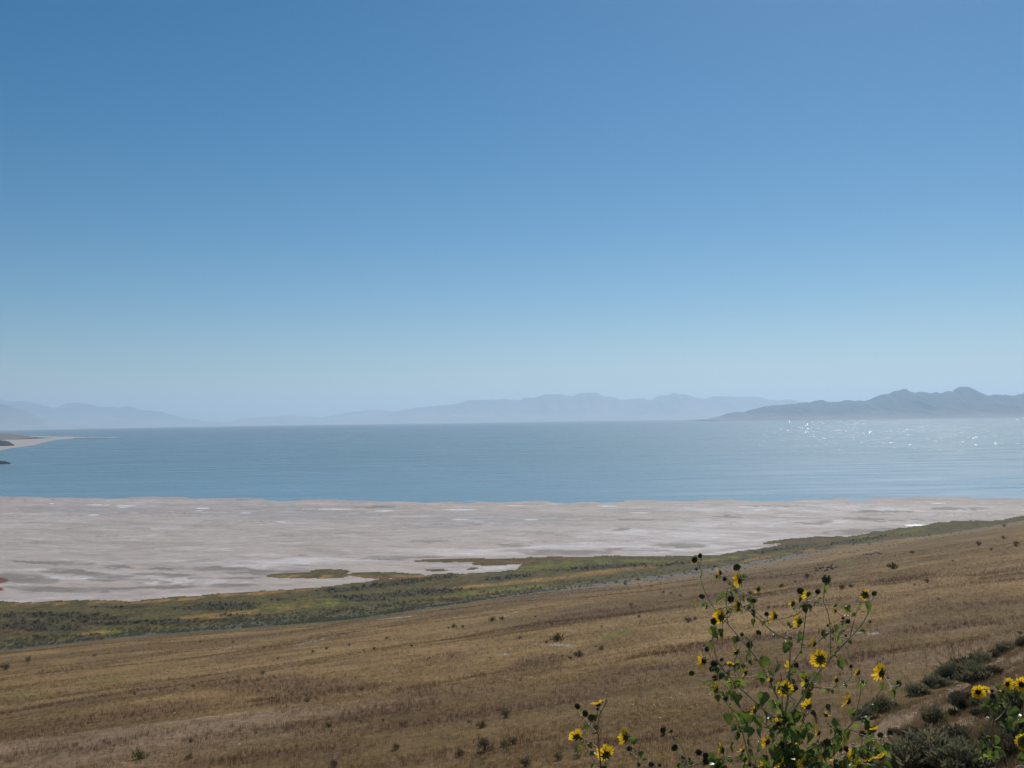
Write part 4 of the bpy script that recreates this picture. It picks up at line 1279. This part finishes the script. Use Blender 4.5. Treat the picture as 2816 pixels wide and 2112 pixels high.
for (x, y, k, f, sz) in [
        (1979, 1575, 'half', (-1, .1, -.1), .8), (2034, 1596, 'full', (-.7, .6, .1), 1.05), (2029, 1662, 'full', (-.95, .25, 0), 1.1), (1983, 1697, 'full', (-.5, .8, .1), 1.1),
        (2130, 1696, 'full', (-.75, .35, .25), 1.05), (2198, 1709, 'full', (-.6, .5, .2), 1.05), (2222, 1634, 'half', (-.5, .8, .3), .8), (2379, 1636, 'few', (.3, .9, .1), .9),
        (2296, 1680, 'half', (-.9, .2, .4), .65), (2238, 1770, 'half', (-.8, .2, .3), .9), (2256, 1813, 'full', (-.1, .97, .05), 1.2), (2024, 1794, 'few', (-.6, .5, .6), .9),
        (1934, 1818, 'half', (-.95, -.1, .1), 1.1), (1968, 1895, 'full', (-.8, .2, .55), 1.0), (2175, 1836, 'half', (-.97, -.1, 0), 1.0), (2218, 1872, 'half', (-.6, .7, -.2), 1.0),
        (2159, 1895, 'full', (.2, .9, .1), 1.05), (2222, 1943, 'full', (-.4, .6, .5), 1.1), (2332, 1928, 'full', (-.7, .3, .45), 1.1), (2423, 1851, 'full', (-.45, .75, .2), 1.2),
        (2358, 1848, 'few', (-.7, .2, .5), 1.0), (2272, 1966, 'few', (.5, .3, .6), .7), (1985, 2063, 'full', (-.85, .35, .1), 1.0), (2042, 2063, 'half', (-.6, .3, .7), .8),
        (2141, 1990, 'few', (-.2, -.5, .4), .8), (2402, 2008, 'half', (-.2, .3, .8), .9), (2345, 2078, 'half', (-.9, .1, .1), .95), (2424, 2082, 'full', (-.4, .2, .7), 1.0),
        (2267, 2074, 'few', (-.9, .1, .1), 1.1), (2101, 2104, 'half', (-.5, .5, .4), .9), (2149, 2104, 'half', (-.6, .4, .5), 1.0), (2362, 2104, 'half', (-.3, .5, .3), .9),
        (2389, 2095, 'half', (-.3, .3, .8), .9), (2006, 1880, 'few', (-.4, .4, .4), .7), (2297, 2092, 'few', (-.2, .6, .6), .8), (2008, 1828, 'few', (.1, .6, .7), .6),
        (2110, 2040, 'half', (-.6, .7, .2), .9), (2200, 2040, 'half', (-.5, .7, .4), .8), (2250, 2015, 'few', (-.8, .4, .3), .9), (2075, 1955, 'few', (-.6, .6, .3), .8),
        (2215, 2100, 'half', (-.4, .8, .3), .95), (2060, 2098, 'half', (-.7, .5, .3), .9), (2310, 2060, 'half', (-.5, .7, .3), .9), (2120, 1870, 'few', (-.7, .6, .2), .8),
        (2180, 1660, 'few', (-.6, .6, .3), .8), (2050, 1850, 'few', (-.8, .4, .2), .8), (2300, 1870, 'few', (-.6, .6, .4), .8), (2085, 1620, 'few', (-.6, .6, .2), .7)]:
    A.flower(x, y, k, face=f, size=sz)
for (x, y, sz) in [(1910, 1539, 1), (1925, 1528, .9), (2026, 1560, 1.1), (1993, 1592, .8), (2073, 1652, .9), (2009, 1647, 1.05), (1962, 1709, 1.1), (2108, 1688, .8),
                   (2202, 1625, 1.1), (2249, 1627, 1.1), (2272, 1594, 1.1), (2404, 1632, .85), (2332, 1709, .8), (2086, 1739, .95), (2061, 1773, .9), (1944, 1785, .85),
                   (1964, 1825, 1.1), (2027, 1832, 1.0), (1956, 1840, .9), (1902, 1851, .95), (1966, 1865, .9), (2189, 1829, .95), (1995, 1922, .9), (2416, 1943, .9),
                   (2372, 2017, 1.05), (2421, 2021, 1.0), (2368, 2074, 1.3), (2328, 2059, .9), (2433, 2057, .8), (1983, 2097, .9), (2300, 2106, 1.1), (2275, 2042, 1.1),
                   (2472, 1879, .95), (2058, 1672, .55), (2290, 1735, .5), (2276, 1720, .5), (2326, 1748, .5), (2448, 2013, .9), (1930, 1640, .9), (1915, 1565, .5),
                   (2340, 1832, .6), (2018, 1755, .5), (2186, 1892, 1.0), (1984, 1814, .6), (2318, 1700, .6), (2040, 1745, .7)]:
    A.head(x, y, size=sz)
for (x, y, l, dx, dy, r) in [(2100, 1825, 48, .1, -1, .1), (1981, 1642, 44, -1, -.35, .6), (1965, 1742, 46, -.05, -1, .5), (2200, 1752, 40, .05, -1, 1.1), (2312, 1745, 44, -.8, -.6, .3),
                          (2265, 1746, 34, -.3, -1, .9), (2315, 1828, 42, .6, -.8, .9), (2138, 1836, 44, .1, -1, .4), (2098, 1922, 46, 0, -1, .5), (2132, 1945, 32, -.4, -1, .8),
                          (2050, 1980, 60, -.05, -1, .5), (2030, 1930, 44, -.4, -1, .4), (2164, 1780, 42, 0, -1, .8), (2390, 1672, 34, .3, -.9, .4), (2004, 1976, 40, -.1, -1, .2),
                          (2085, 1985, 36, -.2, -1, 1), (2090, 2055, 38, .2, -1, .3), (2012, 2058, 38, -.4, -.9, .5), (2298, 2010, 46, .5, -.9, .1), (2326, 2030, 60, .1, -1, .9), (2296, 2070, 60, .2, -1, .5),
                          (2200, 2085, 56, 0, -1, .2), (2350, 2070, 40, -.6, -.4, .1), (2236, 2000, 40, -.6, -.6, .3), (2172, 2020, 50, .1, -1, .9), (2225, 2035, 44, .2, -1, .2),
                          (1940, 2090, 36, -1, -.1, .6), (2070, 2090, 46, -1, 0, .4), (2130, 2070, 50, -.2, -1, .8), (2190, 1975, 50, .5, -1, 1.1), (2300, 1730, 30, .3, -1, .6), (2235, 1890, 30, .3, -1, .4),
                          (2060, 1800, 34, -.1, -1, .7), (2280, 1950, 30, .8, -.5, .6), (2152, 2085, 44, -.3, -1, .2), (2108, 2095, 44, -.1, -1, .6), (2005, 1905, 34, -.5, -1, .2)]:
    A.leaf_px(x, y, l, dx, dy, roll=r)
A.leaves(130, 9, 24, zmin=CAMZ-1.3)
A.leaves(250, 12, 36, zmin=CAMZ-1.75, zmax=CAMZ-1.36)
A.leaves(90, 14, 34, zmin=CAMZ-1.65, zmax=CAMZ-1.2, filt=lambda q: q.x < 1.5)
A.leaves(90, 20, 46, zmax=CAMZ-1.55)

# --- small plants to its left
Bp = Plant(1650, 4.5, 'slender wild sunflower left of the tall one, three yellow heads and a bare brown stem', seed=5)
Bp.branch([(1660, 2300), (1652, 2112), (1645, 2040), (1646, 2020), (1641, 2010), (1650, 1965), (1663, 1940), (1669, 1912)], .0045, .0010, 0, 0, M_STEMB, 'stem', True)
Bp.branch([(1650, 2112), (1625, 2080), (1602, 2042), (1598, 2035)], .002, .0012, 0, -.1)
Bp.branch([(1642, 2015), (1622, 1995), (1610, 1975)], .0017, .0011, 0, .1)
Bp.flower(1645, 1937, 'full', face=(-.2, .3, .9), off=.05, size=.95)
Bp.flower(1585, 2025, 'full', face=(-.3, .8, .4), off=-.1)
Bp.flower(1666, 2075, 'full', face=(-.3, .85, .35), off=.05, size=1.2)
for (x, y, sz) in [(1588, 1942, .9), (1609, 1962, .95), (1627, 1973, 1.05), (1598, 2031, .45), (1643, 1950, .5), (1669, 1928, .25)]: Bp.head(x, y, off=.05, size=sz)
for (x, y, l, dx, dy, r) in [(1610, 2001, 28, -1, .1, 1.2), (1632, 2070, 24, .6, .3, .5), (1592, 2058, 30, -.8, -.4, .9), (1612, 2072, 20, -.5, -.4, .2), (1628, 2106, 28, -.9, -.3, .5), (1598, 1962, 22, -.5, .5, .6)]:
    Bp.leaf_px(x, y, l, dx, dy, roll=r)
Bp.leaves(14, 18, 30, zmax=CAMZ-1.5)
Cp = Plant(1752, 4.5, 'low wild sunflower with one yellow head between the slender and the tall one', seed=6)
Cp.branch([(1770, 2300), (1757, 2130), (1754, 2098), (1758, 2060), (1769, 2018)], .0035, .0010, 0, 0, M_STEMB, 'stem', True)
Cp.flower(1720, 2027, 'full', face=(-.75, .6, .1), off=.0, size=1.15)
for (x, y, sz) in [(1731, 2058, .8), (1756, 2103, .7), (1791, 2102, .85), (1814, 2104, .6)]: Cp.head(x, y, off=.05, size=sz)
for (x, y, l, dx, dy, r) in [(1746, 2035, 30, 1, .1, 1.3), (1734, 2072, 20, -.4, -.6, .4), (1744, 2063, 18, .8, -.2, .2), (1775, 2090, 22, .7, .5, .3)]:
    Cp.leaf_px(x, y, l, dx, dy, roll=r)
Cp.leaves(10, 18, 30, zmax=CAMZ-1.5)
Dp = Plant(1890, 4.3, 'wild sunflower with only dark seed heads left, beside the foot of the tall one', seed=7)
Dp.branch([(1930, 2300), (1900, 2130), (1889, 2100), (1880, 2065), (1862, 2035), (1845, 2018)], .0038, .0011, 0, 0, None, 'stem', True)
for (x, y, sz) in [(1823, 2007, 1.05), (1855, 2056, 1.15), (1879, 2082, .8), (1922, 2069, .85), (1940, 2078, .95), (1941, 2094, 1.1), (1847, 2010, .4), (1896, 2087, .5)]: Dp.head(x, y, off=.03, size=sz)
for (x, y, l, dx, dy, r) in [(1860, 2028, 14, -.3, .5, .3), (1886, 2095, 24, -.6, -.3, .3), (1868, 2108, 22, .3, -1, .4)]:
    Dp.leaf_px(x, y, l, dx, dy, roll=r)
Dp.leaves(12, 18, 30, zmax=CAMZ-1.45)
# --- right hand plants, a little farther off
Ep = Plant(2745, 6.3, 'leafy wild sunflower with paired yellow heads in the lower right', seed=8)
Ep.branch([(2752, 2300), (2740, 2112), (2728, 2060), (2732, 1990), (2731, 1940), (2730, 1922)], .006, .0018, 0, 0, M_STEMB, 'stem', True)
Ep.branch([(2742, 2100), (2725, 2060), (2702, 2025)], .003, .002, 0, -.1)
Ep.branch([(2731, 1985), (2755, 1965), (2775, 1930)], .003, .0014, 0, .1)
Ep.flower(2689, 1903, 'full', face=(-.3, -.9, .15), size=.9, off=0)
Ep.flower(2706, 1901, 'half', face=(.3, .7, .3), size=.8, off=.15)
Ep.flower(2770, 1881, 'full', face=(.25, -.9, .1), size=.85, off=0)
Ep.flower(2757, 1902, 'half', face=(-.5, .6, .1), size=.7, off=.1)
for (x, y, sz) in [(2730, 1914, .9), (2792, 1935, .7), (2728, 1900, .6)]: Ep.head(x, y, off=0, size=sz)
for (x, y, l, dx, dy, r) in [(2718, 2050, 40, -.5, -.9, .3), (2738, 2035, 44, .4, -1, .2), (2722, 1985, 36, -.5, -.7, .4), (2760, 1995, 34, 1, -.3, .4), (2735, 1950, 26, .1, -1, .6), (2780, 1985, 34, .7, -.7, 1),
                          (2758, 2075, 30, .5, -.4, .9), (2700, 2075, 30, -.2, -1, .5), (2695, 1995, 26, -.7, .2, 1.2), (2782, 1905, 22, .7, .3, 1.2), (2745, 1886, 20, .6, .4, 1.2)]:
    Ep.leaf_px(x, y, l, dx, dy, roll=r)
Ep.leaves(22, 18, 36, zmin=CAMZ-2.4)
Ep.leaves(20, 24, 44, zmax=CAMZ-2.2)
Fp = Plant(2830, 5.2, 'wild sunflower at the right edge with two large yellow heads', seed=9)
Fp.branch([(2850, 2300), (2835, 2112), (2826, 2040), (2818, 1960), (2812, 1900)], .005, .0016, 0, 0, None, 'stem', True)
Fp.flower(2809, 1883, 'full', face=(-.15, -.95, .1), size=1.0, off=0)
Fp.flower(2814, 2042, 'full', face=(-.3, -.9, .2), size=1.05, off=0)
Fp.leaves(22, 20, 44, zmin=CAMZ-1.9)

# ------------------------------------------------------------------ the air
hz_v = [(-62000, -400, -3), (62000, -400, -3), (62000, 62000, -3), (-62000, 62000, -3),
        (-62000, -400, 1250), (62000, -400, 1250), (62000, 62000, 1250), (-62000, 62000, 1250)]
hz_f = [(0, 3, 2, 1), (4, 5, 6, 7), (0, 1, 5, 4), (1, 2, 6, 5), (2, 3, 7, 6), (3, 0, 4, 7)]
hm, nt, N, L = newmat('haze_air')
o_ = nd(N, 'ShaderNodeOutputMaterial'); pv = nd(N, 'ShaderNodeVolumePrincipled')
pv.inputs['Color'].default_value = (0.63, 0.82, 1.0, 1)
pv.inputs['Density'].default_value = 5.3e-5
pv.inputs['Anisotropy'].default_value = 0.32
L.new(pv.outputs[0], o_.inputs['Volume'])
hz = np_mesh('haze', hz_v, hz_f, hm, smooth=False)
tag(link('haze', hz), 'pale blue haze over the lake and far mountains', 'haze', None, 'stuff')
